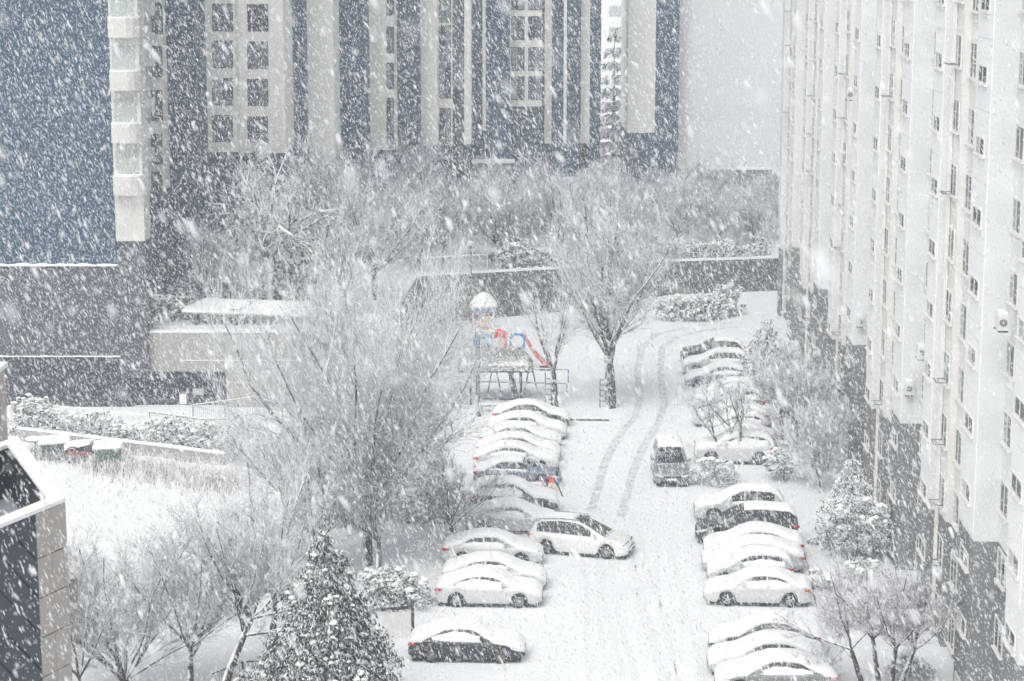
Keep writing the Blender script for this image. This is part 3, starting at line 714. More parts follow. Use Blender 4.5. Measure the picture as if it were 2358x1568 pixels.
# ------------------------------------------------------------------ bare trees
class Tree:
    def __init__(s, seed): s.r = random.Random(seed); s.trunk = []; s.seg = []
    def branch(s, p, d, L, r0, r1, n, up=.08, wob=.12, store=None):
        pts = [p]; q = Vector(p); d = Vector(d).normalized()
        for i in range(n):
            d = (d+Vector((s.r.gauss(0,wob), s.r.gauss(0,wob), s.r.gauss(0,wob)+up))).normalized()
            q2_ = q+d*(L/n); a = r0+(r1-r0)*i/n; b = r0+(r1-r0)*(i+1)/n
            store.append((tuple(q), tuple(q2_), a, b)); q = q2_; pts.append(q.copy())
        return pts, d
    def fan(s, d, ang):
        d = d.normalized(); a = d.orthogonal().normalized(); b = d.cross(a); t = s.r.uniform(0, 2*math.pi)
        return (d*math.cos(ang)+(a*math.cos(t)+b*math.sin(t))*math.sin(ang)).normalized()
def seg_mesh(name, seg, m, sides=3):
    a = np.array([q[0] for q in seg]); b = np.array([q[1] for q in seg]); ra = np.array([q[2] for q in seg]); rb = np.array([q[3] for q in seg])
    d = b-a; d /= (np.linalg.norm(d, axis=1)[:,None]+1e-9)
    ref = np.where(np.abs(d[:,2:3]) > .95, np.array([[1.,0,0]]), np.array([[0,0,1.]]))
    u = np.cross(d, ref); u /= np.linalg.norm(u, axis=1)[:,None]; w = np.cross(u, d)
    n = len(seg); V = np.zeros((n, 2*sides, 3))
    for k in range(sides):
        t = 2*math.pi*k/sides+math.pi/2+math.pi/sides
        o = u*math.cos(t)+w*math.sin(t); V[:,k] = a+o*ra[:,None]; V[:,sides+k] = b+o*rb[:,None]
    F = np.zeros((n, sides, 4), int); base = (np.arange(n)*2*sides)[:,None]
    for k in range(sides):
        k2 = (k+1) % sides; F[:,k] = base+np.array([[k2, k, sides+k, sides+k2]])
    return np_mesh(name, V.reshape(-1,3), F.reshape(-1,4), m)
def tree_meshes(seed, h, spread, fork=.28, nl=6, n2=7, n3=7, n4=4, r=.22, tw=.011, lean=(0,0), up=.10, m='bark_twig', mt='bark_trunk', wob=.11, multi=None, droop=0.0):
    T = Tree(seed); rr = T.r
    ang = math.atan2(spread, h*(1-fork))
    trunks = multi or [((0,0,-.1), (lean[0], lean[1], 1), h*fork)]
    for (p0, d0, L0) in trunks:
        rt = r if not multi else r*.75
        pts, d = T.branch(Vector(p0), Vector(d0), L0, rt*1.25, rt*.8, 5, .02, .04, T.trunk)
        for i in range(nl if not multi else max(2, nl//2)):
            a = ang*rr.uniform(.3, 1.5); dd = T.fan(d, a)
            l1 = (h-h*fork)*rr.uniform(.6, .85)
            st = pts[-1] if rr.random() < .75 else pts[-2]
            p1, d1_ = T.branch(st, dd, l1, rt*.55*rr.uniform(.75,1.1), rt*.13, 7, up*.6, wob, T.trunk)
            for j in range(n2):
                u = .18+.82*(j+rr.random()*.6)/n2; q = p1[min(int(u*7), 6)]
                dq = (p1[min(int(u*7)+1,7)]-q); d2_ = T.fan(dq, rr.uniform(.3, .85))
                l2 = l1*rr.uniform(.30, .52)*(1.15-.5*u)
                p2, e2 = T.branch(q, d2_, l2, rt*.16*(1.2-.6*u), tw*1.5, 5, up, wob*1.2, T.seg)
                for k in range(n3):
                    u3 = .15+.85*(k+rr.random())/n3; q3 = p2[min(int(u3*5), 4)]; dq3 = p2[min(int(u3*5)+1,5)]-q3
                    d3 = T.fan(dq3, rr.uniform(.3, .8)); l3 = l2*rr.uniform(.35, .6)
                    p3, e3 = T.branch(q3, d3, l3, tw*1.4, tw, 2, up-droop, wob, T.seg)
                    for g in range(n4):
                        q4 = p3[rr.randint(0, 1)].lerp(p3[rr.randint(1, 2)], rr.random()); d4 = T.fan(p3[-1]-p3[0], rr.uniform(.3, .9))
                        T.branch(q4, d4, l3*rr.uniform(.35, .75), tw, tw*.7, 1, up-droop, wob, T.seg)
    return seg_mesh('trunk', T.trunk, mt, 6), seg_mesh('crown', T.seg, m, 3)
def place_tree(name, label, meshes, base, rz=0, sc=1.0, group=None, cat='tree', sz=None):
    t = thing(name, label, cat, base, rz, group); t.scale = (sc, sc, sz or sc)
    link('trunk', meshes[0], t); link('crown', meshes[1], t); return t
# near garden trees
place_tree('bare_tree', 'tallest bare tree with huge fan of fine twigs, between garden and parked cars', tree_meshes(1, 16.8, 6.4, .13, 17, 13, 11, 7, .24, .0082, up=.09), G(845,1300), .4)
place_tree('bare_tree', 'wide bare tree left of the tallest one, over the garden edge', tree_meshes(2, 10.4, 6.0, .18, 12, 11, 10, 7, .20, .0082, up=.06), G(735,1330), 1.2)
place_tree('bare_tree', 'bare tree with reddish twigs reaching in front of the garage wall', tree_meshes(33, 12.6, 5.2, .2, 10, 10, 9, 7, .18, .0082, up=.09, m='bark_red'), G(840,1190), 2.2)
place_tree('bare_tree', 'leaning forked bare tree with dark slanting trunk beside the snowy conifer', tree_meshes(3, 9.2, 5.8, .40, 11, 9, 9, 6, .16, .007, lean=(.28,.05), up=.06), G(505,1615), 0)
place_tree('bare_tree', 'spreading bare tree beside the stone corner, its twigs fanning low', tree_meshes(4, 9.0, 5.8, .12, 14, 10, 10, 6, .15, .007, up=.07), G(290,1620), .7)
place_tree('bare_tree', 'upright bare tree behind the leaning forked one', tree_meshes(5, 9.6, 4.6, .28, 8, 8, 8, 5, .15, .008, up=.09), G(625,1500), 2.0)
place_tree('bare_tree', 'slender bare tree standing between the spreading and the leaning tree', tree_meshes(6, 8.4, 4.6, .26, 10, 9, 9, 5, .12, .007, up=.07), G(440,1610), 3.0)
place_tree('bare_sapling', 'thin bare sapling close to the stone corner strip', tree_meshes(7, 7.6, 3.0, .2, 7, 7, 7, 5, .09, .008, up=.10), G(185,1640), 3.0)
place_tree('bare_tree', 'small snow-plastered tree bending over the white sedans', tree_meshes(8, 6.8, 4.0, .28, 9, 8, 8, 5, .14, .010, lean=(.1,0), up=.05, mt='bark_pale'), G(872,1335), 1.0)
place_tree('bare_tree', 'bare shrubby tree crowding the rear ends of the snow-covered row', tree_meshes(9, 5.6, 4.0, .15, 9, 8, 8, 5, .11, .010, up=.06), G(1040,1235), 2.5)
# playground trees
place_tree('bare_tree', 'slim forked tree with bare spreading crown beside the red slide', tree_meshes(10, 9.6, 4.0, .28, 5, 7, 6, 4, .2, .011, up=.08), G(1278,938), .3)
place_tree('bare_tree', 'thick-trunked bare tree with tall broad crown at the lane edge', tree_meshes(11, 15.2, 7.2, .24, 13, 10, 9, 5, .36, .013, up=.10), G(1405,938), .9)
place_tree('bare_tree', 'twisted snow-plastered trunk in front of the thatched pavilion', tree_meshes(12, 4.0, 1.6, .55, 3, 3, 3, 1, .2, .012, mt='bark_pale', lean=(-.12,0)), G(1188,925), .9)
# planting strip on the right
place_tree('bare_tree', 'three-stemmed bare little tree in front of the far snow-covered cars', tree_meshes(13, 6.2, 2.5, .36, 8, 6, 6, 3, .11, .011, up=.12, multi=[((-.45,0,-.1),(-.25,0,1),2.0),((.05,.1,-.1),(-.05,.05,1),2.3),((.5,0,-.1),(.0,0,1),2.4)]), G(1682,1068), 0)
place_tree('snowy_tree', 'dense snow-clotted tree on a straight trunk behind the round bush', tree_meshes(14, 7.0, 2.8, .32, 12, 9, 9, 6, .15, .012, up=.08), G(1833,1060), 0)
place_tree('snowy_tree', 'smaller snow-clotted tree with short dark trunk between the far cars and the block', tree_meshes(15, 6.6, 2.8, .28, 11, 9, 9, 5, .14, .012, up=.08), G(1798,1012), 0)
for i, (zx, zy, hh, lab) in enumerate(((1888,1135,5.6,'thicket of upright dark twigs against the grey base, beside the snowy pine'), (1905,1085,5.0,'feathery upright bare bush against the grey base of the white block'), (1860,1000,5.2,'bare bush wedged between the white block and the snow-clotted trees'))):
    place_tree('bare_bush', lab, tree_meshes(40+i, hh, 1.8, .08, 14, 8, 7, 5, .06, .010, up=.18), G(zx, zy), i, cat='bush')
place_tree('bare_tree', 'many-stemmed tree with reddish haws at the foot of the white block', tree_meshes(16, 6.6, 2.9, .36, 10, 8, 8, 5, .14, .008, up=.07, m='bark_red', multi=[((-.5,0,-.1),(-.35,.1,1),2.2),((0,.2,-.1),(-.1,.1,1),2.5),((.3,0,-.1),(.05,-.1,1),2.4),((.6,.1,-.1),(.3,0,1),2.2)]), G(2028,1608), 0)
place_tree('bare_bush', 'low bare bush with thin arching shoots between the nearest cars and the block', tree_meshes(17, 2.6, 2.2, .1, 8, 6, 6, 3, .06, .009, up=.03), G(1905,1590), 0, cat='bush')
# woods on the terrace and behind
TM = [tree_meshes(20+i, 9.5, 5.0, .22, 11, 9, 8, 5, .2, .0135, up=.08) for i in range(4)]
def zter(x, y):
    return 5.1 if x < -8.3 else max(2.7, 3.8-.05*(x+8)) 
rnd = random.Random(12)
spots = [(-5.7,168.5,1.0),(-1.2,172.5,1.05),(.6,174.5,.95),(4.5,177,1.1),(8.5,180,1.15),(-9.5,171,1.0),(-13,166,1.0),(-10.5,182,1.1),(-4,186,1.0),(2,190,1.1),(7,192,1.15),
         (11.5,186,1.2),(15,189,1.15),(18.5,188,1.2),(22,190.5,1.1),(26,192,1.25),(13,196,1.2),(17.5,199,1.25),(22.5,201,1.2),(27,203,1.3),(9.5,203,1.2),(31,197,1.2),(20,209,1.2),(25,211,1.2),(29.5,209,1.25),(16.5,208,1.1)]
grp = 'bare trees of the wood on the upper terrace'
for i, (x, y, sc) in enumerate(spots):
    if i < 2: lab = ('dark-trunked bare tree rising from behind the pale fence', 'double-trunked bare tree rising in front of the dark hedge')[i]; g_ = None
    elif x > 10: lab = ('bare grey tree just behind the green hedge on the far retaining wall' if y < 193 else 'bare grey tree close under the blank gable wall' if y > 205 else 'bare grey tree in the middle of the wood below the blank gable'); g_ = lab.replace('bare grey tree', 'bare grey trees')
    else: lab = ('bare grey tree on the terrace edge behind the playground wall' if y < 183 else 'bare grey tree at the foot of the beige and navy tower'); g_ = lab.replace('bare grey tree', 'bare grey trees')
    sc *= 1.05 if i < 2 else rnd.uniform(.5, .8) if x > 9 else rnd.uniform(.75, 1.1)
    place_tree('bare_tree', lab, TM[i % 4], (x, y, zter(x, y)-.1), rnd.uniform(0, 6), sc*rnd.uniform(.95, 1.15), g_, sz=sc*rnd.uniform(.85, 1.05))
# brushwood that fills the wood: one grey mass
T = Tree(71); rr = T.r
for i in range(590):
    if i < 430: y = rr.uniform(181, 211); x = rr.uniform(-3+.12*(y-181), 36)
    else: y = rr.uniform(169, 192); x = rr.uniform(-13, 3)
    if y < 172+.75*max(0, x-3.5)+(3 if i < 430 else .5): continue
    p0 = Vector((x, y, zter(x, y)-.1)); hh = rr.uniform(1.8, 4.6)
    for q in range(4):
        pts, d = T.branch(p0, T.fan(Vector((0,0,1)), rr.uniform(.05, .45)), hh*rr.uniform(.6, 1), .03, .012, 3, .05, .1, T.seg)
        for g in range(9): T.branch(pts[rr.randint(0, 2)], T.fan(d, rr.uniform(.25, .9)), hh*rr.uniform(.2, .45), .016, .010, 2, .06, .15, T.seg)
tag(link('brushwood', seg_mesh('brushwood', T.seg, 'bark_twig', 3)), 'grey mass of bare brushwood filling the wood below the gable', 'brushwood', kind='stuff')
# old trees on the terrace, left
place_tree('old_tree', 'gnarled old tree with thick snow-lined boughs above the canopy', tree_meshes(30, 13.0, 7.0, .26, 10, 7, 6, 3, .42, .024, up=.02, wob=.22, mt='bark_snowy'), H(628,690,143)+Vector((0,0,0)), .5)
place_tree('bare_tree', 'tall twiggy tree behind the gnarled old one, by the beige pillar', TM[1], (-14.5,152,5.0), 1.0, 1.25)
place_tree('bare_tree', 'snow-dusted tree at the foot of the tower corner balconies', TM[2], (-20.5,141.5,5.0), 2.0, .75)
place_tree('bare_tree', 'low snow-dusted tree by the blue-banded lamp post', TM[3], (-18.2,139.5,5.0), 2.6, .62)
place_tree('bare_tree', 'crooked bare tree right of the gnarled old one', TM[0], (-9.8,146,5.0), .3, 1.05)
place_tree('bare_tree', 'bare tree filling the space behind the canopy end', TM[1], (-11.2,139.5,5.0), 3.3, .8)
for i, (x, y, r_, h_, lab) in enumerate(((-22.6,138.2,1.7,2.6,'dark snowy bush at the left end of the garage wall'), (-21.5,143,2.4,3.0,'broad dark bush behind the garage wall below the balconies'), (-16.8,147,2.6,3.4,'purple-grey snowy bush behind the lamp post'))):
    shrub('snowy_bush', lab, (x, y, 5.0), r_, r_*.8, h_, 60+i, 'leaf_grey' if i else 'leaf_green', .10, 80, 40, .5)

# ------------------------------------------------------------------ conifers
def needles(rs, centres, radii, per, size):
    n = len(centres)*per; c = np.repeat(np.array(centres), per, 0); r = np.repeat(np.array(radii), per)
    v = rs.normal(size=(n,3)); v /= np.linalg.norm(v, axis=1)[:,None]; v *= (rs.random(n)**.45)[:,None]; p = c+v*r[:,None]*np.array([1,1,.8])
    out = c*np.array([1,1,0]); out /= (np.linalg.norm(out, axis=1)[:,None]+1e-6)
    a = out*.45+np.array([0,0,-.85])+rs.normal(scale=.38, size=(n,3)); a /= np.linalg.norm(a, axis=1)[:,None]
    b = np.cross(a, rs.normal(size=(n,3))); b /= np.linalg.norm(b, axis=1)[:,None]; s = size*(.6+.9*rs.random(n))[:,None]
    V = np.stack([p-a*s*.3, p+b*s*.22+a*s*.3, p+a*s*1.2, p-b*s*.22+a*s*.3], 1).reshape(-1,3); return V, np.arange(n*4).reshape(-1,4)
def conifer(label, base, h, rad, seed, tiers=16, leaf='leaf_dark', size=.10, per=70, snow=.7, padr=.75, name='conifer', z0=.4, droop=.35, pw=.75):
    rs = np.random.RandomState(seed); t = thing(name, label, 'conifer', base)
    part('trunk', MB().tube([(0,0,-.1),(0,0,h*.5),(0,0,h*.97)], [rad*.07+.05,rad*.045+.03,.02], 7), 'bark_trunk', t)
    cs, rr, limbs = [], [], []
    for i in range(tiers):
        f = (i+.5)/tiers; z = z0+(h-z0)*f; R_ = rad*(1-f)**pw+.06
        n = max(3, int(3+R_*4.2))
        for k in range(n):
            a = 2*math.pi*(k+rs.random())/n; L = R_*(.72+.38*rs.random())
            limbs.append(((0,0,z+.1), (L*math.cos(a)*.95, L*math.sin(a)*.95, z-L*droop*.5), .025, .01))
            m = max(1, int(L/.42))
            for j in range(m):
                q = L*(1-j*.42/L)-.08*rs.random(); q = max(.1, q)
                cs.append((q*math.cos(a)+rs.normal()*.06, q*math.sin(a)+rs.normal()*.06, z-q*droop*.5+rs.normal()*.1)); rr.append((.20+.16*rs.random())*(.6+.4*min(1, R_)))
    cs.append((0,0,h-.1)); rr.append(.15)
    cs = np.array(cs); rr = np.array(rr)
    V, F = needles(rs, cs+np.array([0,0,-.05]), rr*1.3, per, size*1.3)
    # hang the sprays: stretch the lower faces downward
    link('crown', np_mesh('crown', V, F, leaf), t); tag(link('limbs', seg_mesh('limbs', limbs, 'bark_trunk', 4), t), kind='stuff')
    sel = [i for i in range(len(cs)) if rs.random() < snow]
    VV, FF = pads(rs, [cs[i]+np.array([rs.normal()*.05, rs.normal()*.05-.04, rr[i]*.42]) for i in sel], [rr[i]*padr*(.25+.45*rs.random()) for i in sel], .55, 7)
    # extra small lumps
    idx = rs.randint(0, len(cs), len(cs)*2); off = rs.normal(size=(len(idx),3))*rr[idx][:,None]*.6
    V2, F2 = pads(rs, cs[idx]+off+np.array([0,0,.08]), rr[idx]*.26*(.5+.8*rs.random(len(idx))), .8, 5)
    o = len(VV); VV = list(VV)+list(V2); FF = FF+[tuple(i+o for i in f) for f in F2]
    tag(link('snow_load', poly_mesh('snow_load', VV, FF, 'snow'), t), kind='stuff'); return t
conifer('tall dark conifer thickly clotted with snow beside the black sedan', G(752,1660), 7.5, 3.7, 3, 21, size=.075, per=95, snow=.5, padr=.95, pw=.95)
conifer('green pine with heavy snow pillows against the grey base', G(1955,1262), 4.6, 1.9, 4, 10, 'leaf_green', .085, 60, .85)
conifer('snow-clotted conifer by the far end of the right-hand cars', G(1762,905), 5.0, 2.2, 5, 11, 'leaf_green', .10, 50, .85)
conifer('far tall conifer white with snow in the gap between the towers', (11.2,232,3), 18, 3.6, 6, 12, 'leaf_green', .3, 24, .9, 1.4)
conifer('snowy pine top showing above the gnarled old tree', (-18.6,153,5), 11, 3.2, 7, 14, 'leaf_green', .16, 30, .9, 1.0)
shrub('round_bush', 'round evergreen bush on a short stem beside the snow-clotted tree', G(1802,1105), 1.15, 1.0, 1.7, 31, size=.06, ncl=60, per=60, snow=.6, z0=.35)
shrub('round_bush', 'grey twiggy bush between the three-stemmed tree and the silver off-roader', G(1642,1115), 1.35, 1.2, 1.7, 32, 'leaf_grey', .035, 90, 110, .25)
shrub('round_bush', 'large snow-dusted bush below the green pine', G(1968,1290), 1.9, 1.6, 2.6, 33, 'leaf_grey', .05, 120, 100, .35, z0=.5)
shrub('evergreen_bush', 'evergreen bush half buried in snow behind the white sedans', G(905,1395), 1.9, 1.3, 2.1, 34, size=.07, ncl=80, per=60, snow=.75)
shrub('evergreen_bush', 'dark green bush showing through bare twigs near the tallest tree', G(985,1200), 1.6, 1.2, 2.2, 35, size=.07, ncl=60, per=60, snow=.6)
shrub('evergreen_bush', 'low snowy bush between the conifer and the dark fence', G(600,1600), 1.3, 1.0, 1.3, 36, 'leaf_grey', .06, 50, 60, .5)
for i, (zx, zy, r_, lab) in enumerate(((1890,1355,.8,'small dark tuft in the snow between five-spoke sedan and the block'), (2060,1440,.9,'low snowy shrub close to the grey base beside the reddish tree'), (2090,1560,1.0,'low snowy shrub at the corner of the grey base'), (1935,1440,.7,'small snow-capped shrub under the reddish tree crown'), (1985,1330,1.0,'small twiggy shrub below the large snow-dusted bush'))):
    shrub('small_shrub', lab, G(zx, zy), r_, r_*.9, r_*1.1, 80+i, 'leaf_grey', .04, 40, 70, .5)
railing('fence', 'short dark picket fence at the foot of the leaning tree', [G(490,1600), G(560,1572), G(640,1566)], .9, .10, 'dark_steel', cat='fence')

# ------------------------------------------------------------------ playground
PB = G(1113, 850); tp = thing('play_tower', 'play tower with white domed roof, blue and red panels', 'playground', PB)
def tube_p(name, pts, r, m, p, n=6): return part(name, MB().tube(pts, r, n), m, p)
for sx in (-1, 1):
    for sy in (-1, 1): tube_p('post', [(sx*.72, sy*.72+.2, 0), (sx*.72, sy*.72+.2, 4.3)], .07, 'frame_white', tp)
part('roof_rim', MB().box(-.92,-.72,4.28,.92,1.12,4.52), 'blue_paint', tp)
rings = [[(sx*k, .2+sy*k, z) for sx, sy in ((-1,-1),(0,-1.12),(1,-1),(1.12,0),(1,1),(0,1.12),(-1,1),(-1.12,0))] for k, z in ((.93,4.523),(.86,4.78),(.60,5.14),(.30,5.42),(.06,5.54))]
part('snow_roof', MB().loft(rings, close=True), 'snow', tp, True)
part('deck', MB().box(-.8,-.6,1.5,.8,1.0,1.6), 'tan', tp); part('snow_deck', MB().box(-.78,-.58,1.603,.78,.98,1.7), 'snow', tp)
part('upper_deck', MB().box(-.8,-.6,2.7,.8,1.0,2.8), 'tan', tp); part('upper_snow', MB().box(-.8,-.6,2.803,.8,1.0,2.95), 'snow', tp)
def frame_panel(name, x0, x1, z0, z1, y, hole, m, fill=None, round_=True):
    """upright panel with an opening"""
    cx, cz = (x0+x1)/2, (z0+z1)/2; n = 16; out, inn = [], []
    for k in range(n):
        a = 2*math.pi*(k+.5)/n; c_, s_ = math.cos(a), math.sin(a); q = 1/max(abs(c_), abs(s_))
        out.append((cx+c_*q*(x1-x0)/2, cz+s_*q*(z1-z0)/2)); q2_ = 1 if round_ else q
        inn.append((cx+c_*q2_*hole, cz+s_*q2_*hole))
    vs = [(p[0], y+d, p[1]) for d in (0, .06) for p in out+inn]; fs = []
    for k in range(n):
        j = (k+1) % n; fs += [(k, j, n+j, n+k), (2*n+j, 2*n+k, 3*n+k, 3*n+j), (n+k, n+j, 3*n+j, 3*n+k), (j, k, 2*n+k, 2*n+j)]
    o = part(name, MB().add(vs, fs), m, tp)
    if fill: part('panel_infill', MB().prism([(p[0], 0) for p in inn], 0, 0) if False else MB().add([(p[0], y+.03, p[1]) for p in inn], [tuple(range(n))]), fill, tp)
    return o
frame_panel('arch_panel', -.72, .62, 1.65, 2.68, -.72, .40, 'blue_paint', None)
part('crawl_tube', MB().lathe([(.40,-.7),(.40,.1),(.36,.1),(.36,-.7),(.40,-.7)], 14, (-.05,-.72,2.1), 'y'), 'teal', tp, True)
part('tube_snow', MB().lathe([(.41,-.68),(.41,.08)], 14, (-.05,-.72,2.13), 'y'), 'snow', tp, True) if False else None
part('play_bar', MB().tube([(-.3,-.5,2.95),(-.3,-.5,3.9),(.5,-.5,4.15)], .05, 6), 'orange_paint', tp)
part('play_bar', MB().tube([(-.3,-.55,3.25),(.9,-.55,2.85),(1.3,-.55,2.7)], .05, 6), 'orange_paint', tp)
part('window_panel', MB().box(-.2,-.62,3.3,.5,-.58,3.95), 'tan', tp)
part('bridge_deck', MB().box(.8,-.4,1.35,2.85,.7,1.45), 'tan', tp); part('bridge_snow', MB().box(.8,-.4,1.453,2.85,.7,1.56), 'snow', tp)
for xx in (.85, 1.72, 1.95, 2.9): tube_p('post', [(xx, -.45, 0), (xx, -.45, 2.7)], .06, 'frame_white', tp); tube_p('post', [(xx, .75, 0), (xx, .75, 2.7)], .06, 'frame_white', tp)
frame_panel('house_panel', .62, 1.68, 1.5, 2.6, -.52, .36, 'red_paint', 'tan', False)
part('panel_gable', MB().add([(.56,-.53,2.6),(1.74,-.53,2.6),(1.74,-.53,2.75),(1.15,-.53,3.05),(.56,-.53,2.75),(.56,-.47,2.6),(1.74,-.47,2.6),(1.74,-.47,2.75),(1.15,-.47,3.05),(.56,-.47,2.75)],
     [(0,1,2,3,4),(9,8,7,6,5),(0,5,6,1),(1,6,7,2),(2,7,8,3),(3,8,9,4),(4,9,5,0)]), 'red_paint', tp)
frame_panel('ring_panel', 1.85, 2.95, 1.5, 2.7, -.52, .45, 'blue_paint', None)
part('play_roof', MB().prism([(.8,-.4),(1.8,-.4),(1.8,.8),(.8,.8)], [3.0,2.7,2.7,3.0], [3.1,2.8,2.8,3.1]), 'snow', tp)
sl = MB(); sr = []
for k in range(10):
    u = k/9; x = 2.95+1.9*u; z = .3+2.0*(1-u)**2
    sr.append([(x,-.55,z+.3),(x,-.5,z+.3),(x,-.45,z),(x,.25,z),(x,.3,z+.3),(x,.35,z+.3),(x,.3,z-.06),(x,-.5,z-.06)])
part('slide', sl.loft(sr, close=True), 'pink_red', tp)
part('slide_snow', MB().loft([[(r_[2][0],-.44,r_[2][2]+.01),(r_[2][0],-.1,r_[2][2]+.13),(r_[2][0],.24,r_[2][2]+.01)] for r_ in sr]), 'snow', tp, True)
part('slide_foot', MB().box(4.0,-.5,-.05,4.9,.3,.2), 'dark_steel', tp); part('tower_step', MB().box(1.8,-.9,0,3.0,-.6,.35), 'dark_steel', tp)
# pavilion
pb_ = G(1140, 925); pv = thing('pavilion', 'square pavilion with shaggy thatched roof in front of the play tower', 'pavilion', pb_)
w2 = 2.45; zr0 = 2.35
part('eave', MB().box(-w2-.05,-1.3,zr0-.12,w2+.05,2.4,zr0-.003), 'dark_steel', pv)
roof = [[(-w2,-1.4,zr0),(w2,-1.4,zr0),(w2,2.5,zr0),(-w2,2.5,zr0)],[(-w2*.92,-1.1,zr0+.35),(w2*.92,-1.1,zr0+.35),(w2*.92,2.3,zr0+.35),(-w2*.92,2.3,zr0+.35)],[(-w2*.7,.45,zr0+1.15),(w2*.7,.45,zr0+1.15),(w2*.7,.75,zr0+1.15),(-w2*.7,.75,zr0+1.15)]]
part('roof', MB().loft(roof, close=True), 'thatch_snow', pv)
rs = np.random.RandomState(4); n = 3600; u = rs.uniform(-1,1,n); f = rs.random(n)
P = np.stack([u*w2*(1-.28*f), -1.42+1.85*f, zr0+.02+1.15*f**.9], 1)
V, F = blades(rs, P, .12, .035, 1.6); tag(link('thatch', np_mesh('thatch', V, F, 'thatch_snow'), pv), kind='stuff')
for xx, yy in ((-1.6,-1.0),(-1.25,1.9),(1.7,-1.0),(1.7,1.9)): tube_p('post', [(xx,yy,-.05),(xx,yy,zr0-.1)], .07, 'dark_steel', pv)
bp_ = G(1150, 948); be = thing('bench', 'long low bench with snowy seat in front of the pavilion', 'bench', bp_)
part('seat', MB().box(-1.3,-.2,.4,1.3,.2,.46), 'dark_steel', be); part('snow_load', MB().box(-1.28,-.19,.463,1.28,.19,.58), 'snow', be)
for s in (-1, 1): part('leg', MB().box(s*1.15-.04,-.18,-.02,s*1.15+.04,.18,.4), 'dark_steel', be)
part('backrest', MB().box(-1.3,.2,.75,1.3,.24,.85), 'dark_steel', be)
# swing
sw_ = G(1175, 905); sg = thing('swing', 'blue A-frame swing with red seat beneath the pavilion eave', 'swing', sw_)
for xx in (-1.1, 1.35):
    tube_p('leg', [(xx-.45,-.5,0),(xx,0,2.3)], .05, 'blue_paint', sg); tube_p('leg', [(xx+.45,.5,0),(xx,0,2.3)], .05, 'blue_paint', sg)
tube_p('top_bar', [(-1.1,0,2.3),(1.35,0,2.3)], .06, 'blue_paint', sg)
se = part('seat', MB().box(-.1,-.12,.55,.35,.12,.62), 'red_paint', sg); part('chain', MB().tube([(-.08,0,.6),(-.08,0,2.3)], .015, 4).tube([(.33,0,.6),(.33,0,2.3)], .015, 4), 'dark_steel', sg)
# blue rail fence round the playground
def rail_fence(label, pts, h=.95):
    o = Vector(pts[0]); t = thing('rail_fence', label, 'fence', o); P = [Vector(p)-o for p in pts]
    for a, b in zip(P[:-1], P[1:]):
        part('rail', MB().tube([a+Vector((0,0,h)), b+Vector((0,0,h))], .03, 5), 'blue_paint', t); part('snow_cap', MB().tube([a+Vector((0,0,h+.045)), b+Vector((0,0,h+.045))], .035, 5), 'snow', t)
        n_ = max(1, round((b-a).length/4.2))
        for i in range(n_+1):
            p = a.lerp(b, i/n_); part('post', MB().tube([p, p+Vector((0,0,h))], .045, 6), 'blue_paint', t)
rail_fence('blue single-rail fence behind the swing', [G(1085,878), G(1308,882)])
rail_fence('blue single-rail fence in front of the swing', [G(1060,910), G(1305,915)])
# lamp posts
def lamp_post(label, base, h, m='dark_steel', arm=.0, band=None, r=.07):
    t = thing('lamp_post', label, 'lamp post', base)
    part('pole', MB().tube([(0,0,-.05),(0,0,h*.5),(0,0,h)], [r*1.2,r,r*.7], 8), m, t)
    part('base', MB().lathe([(r*2.2,-.05),(r*2.2,.12),(r*1.3,.35)], 10), m, t)
    if arm: part('lamp_head', MB().prism([(-arm,-.14),(.1,-.14),(.1,.14),(-arm,.14)], h-.02, h+.08), m, t); part('snow_cap', MB().box(-arm,-.14,h+.083,.1,.14,h+.17), 'snow', t)
    else: part('lamp_head', MB().lathe([(.05,h),(.2,h+.08),(.22,h+.3),(.05,h+.42)], 10), 'frame_white', t, True)
    if band: part('blue_band', MB().lathe([(r*1.25,band),(r*1.25,band+1.0)], 8), 'blue_paint', t)
    return t
b_ = G(1103, 958); lamp_post('plain dark lamp post standing left of the pavilion', b_, 5.3, r=.06)
p = H(531, 690, 141.5); lamp_post('slim lamp post with blue band and snowy arm behind the canopy', (p.x,141.5,5.05), p.z+3.7-5.05, arm=.8, band=p.z-5.05+1.2, r=.06)
lamp_post('tall dark lamp post in front of the retaining wall behind the play tower', G(1085,742), 6.2, r=.06)
for i, (zx, zy, lab) in enumerate(((1262,935,'slatted notice stand beside the slim forked tree'), (1388,938,'thin post with box beside the thick-trunked tree'))):
    t = thing('notice_stand', lab, 'stand', G(zx, zy))
    for s in (-1, 1): part('post', MB().box(s*.2-.03,-.03,-.05,s*.2+.03,.03,2.3-.5*i), 'dark_steel', t)
    for k in range(5): part('slat', MB().box(-.24,-.05,.4+k*.35,.24,-.031,.48+k*.35), 'steel', t)
# kerb between lot and playground
a_, b_ = G(1312,968), G(1402,969)
o = MB().obox(a_, b_, .14, -.02, .13); kb = part('kerb', o, 'concrete_dark'); tag(kb, kind='structure')
o = MB().obox(a_, b_, .15, .132, .20); tag(part('kerb_snow', o, 'snow'), kind='structure')

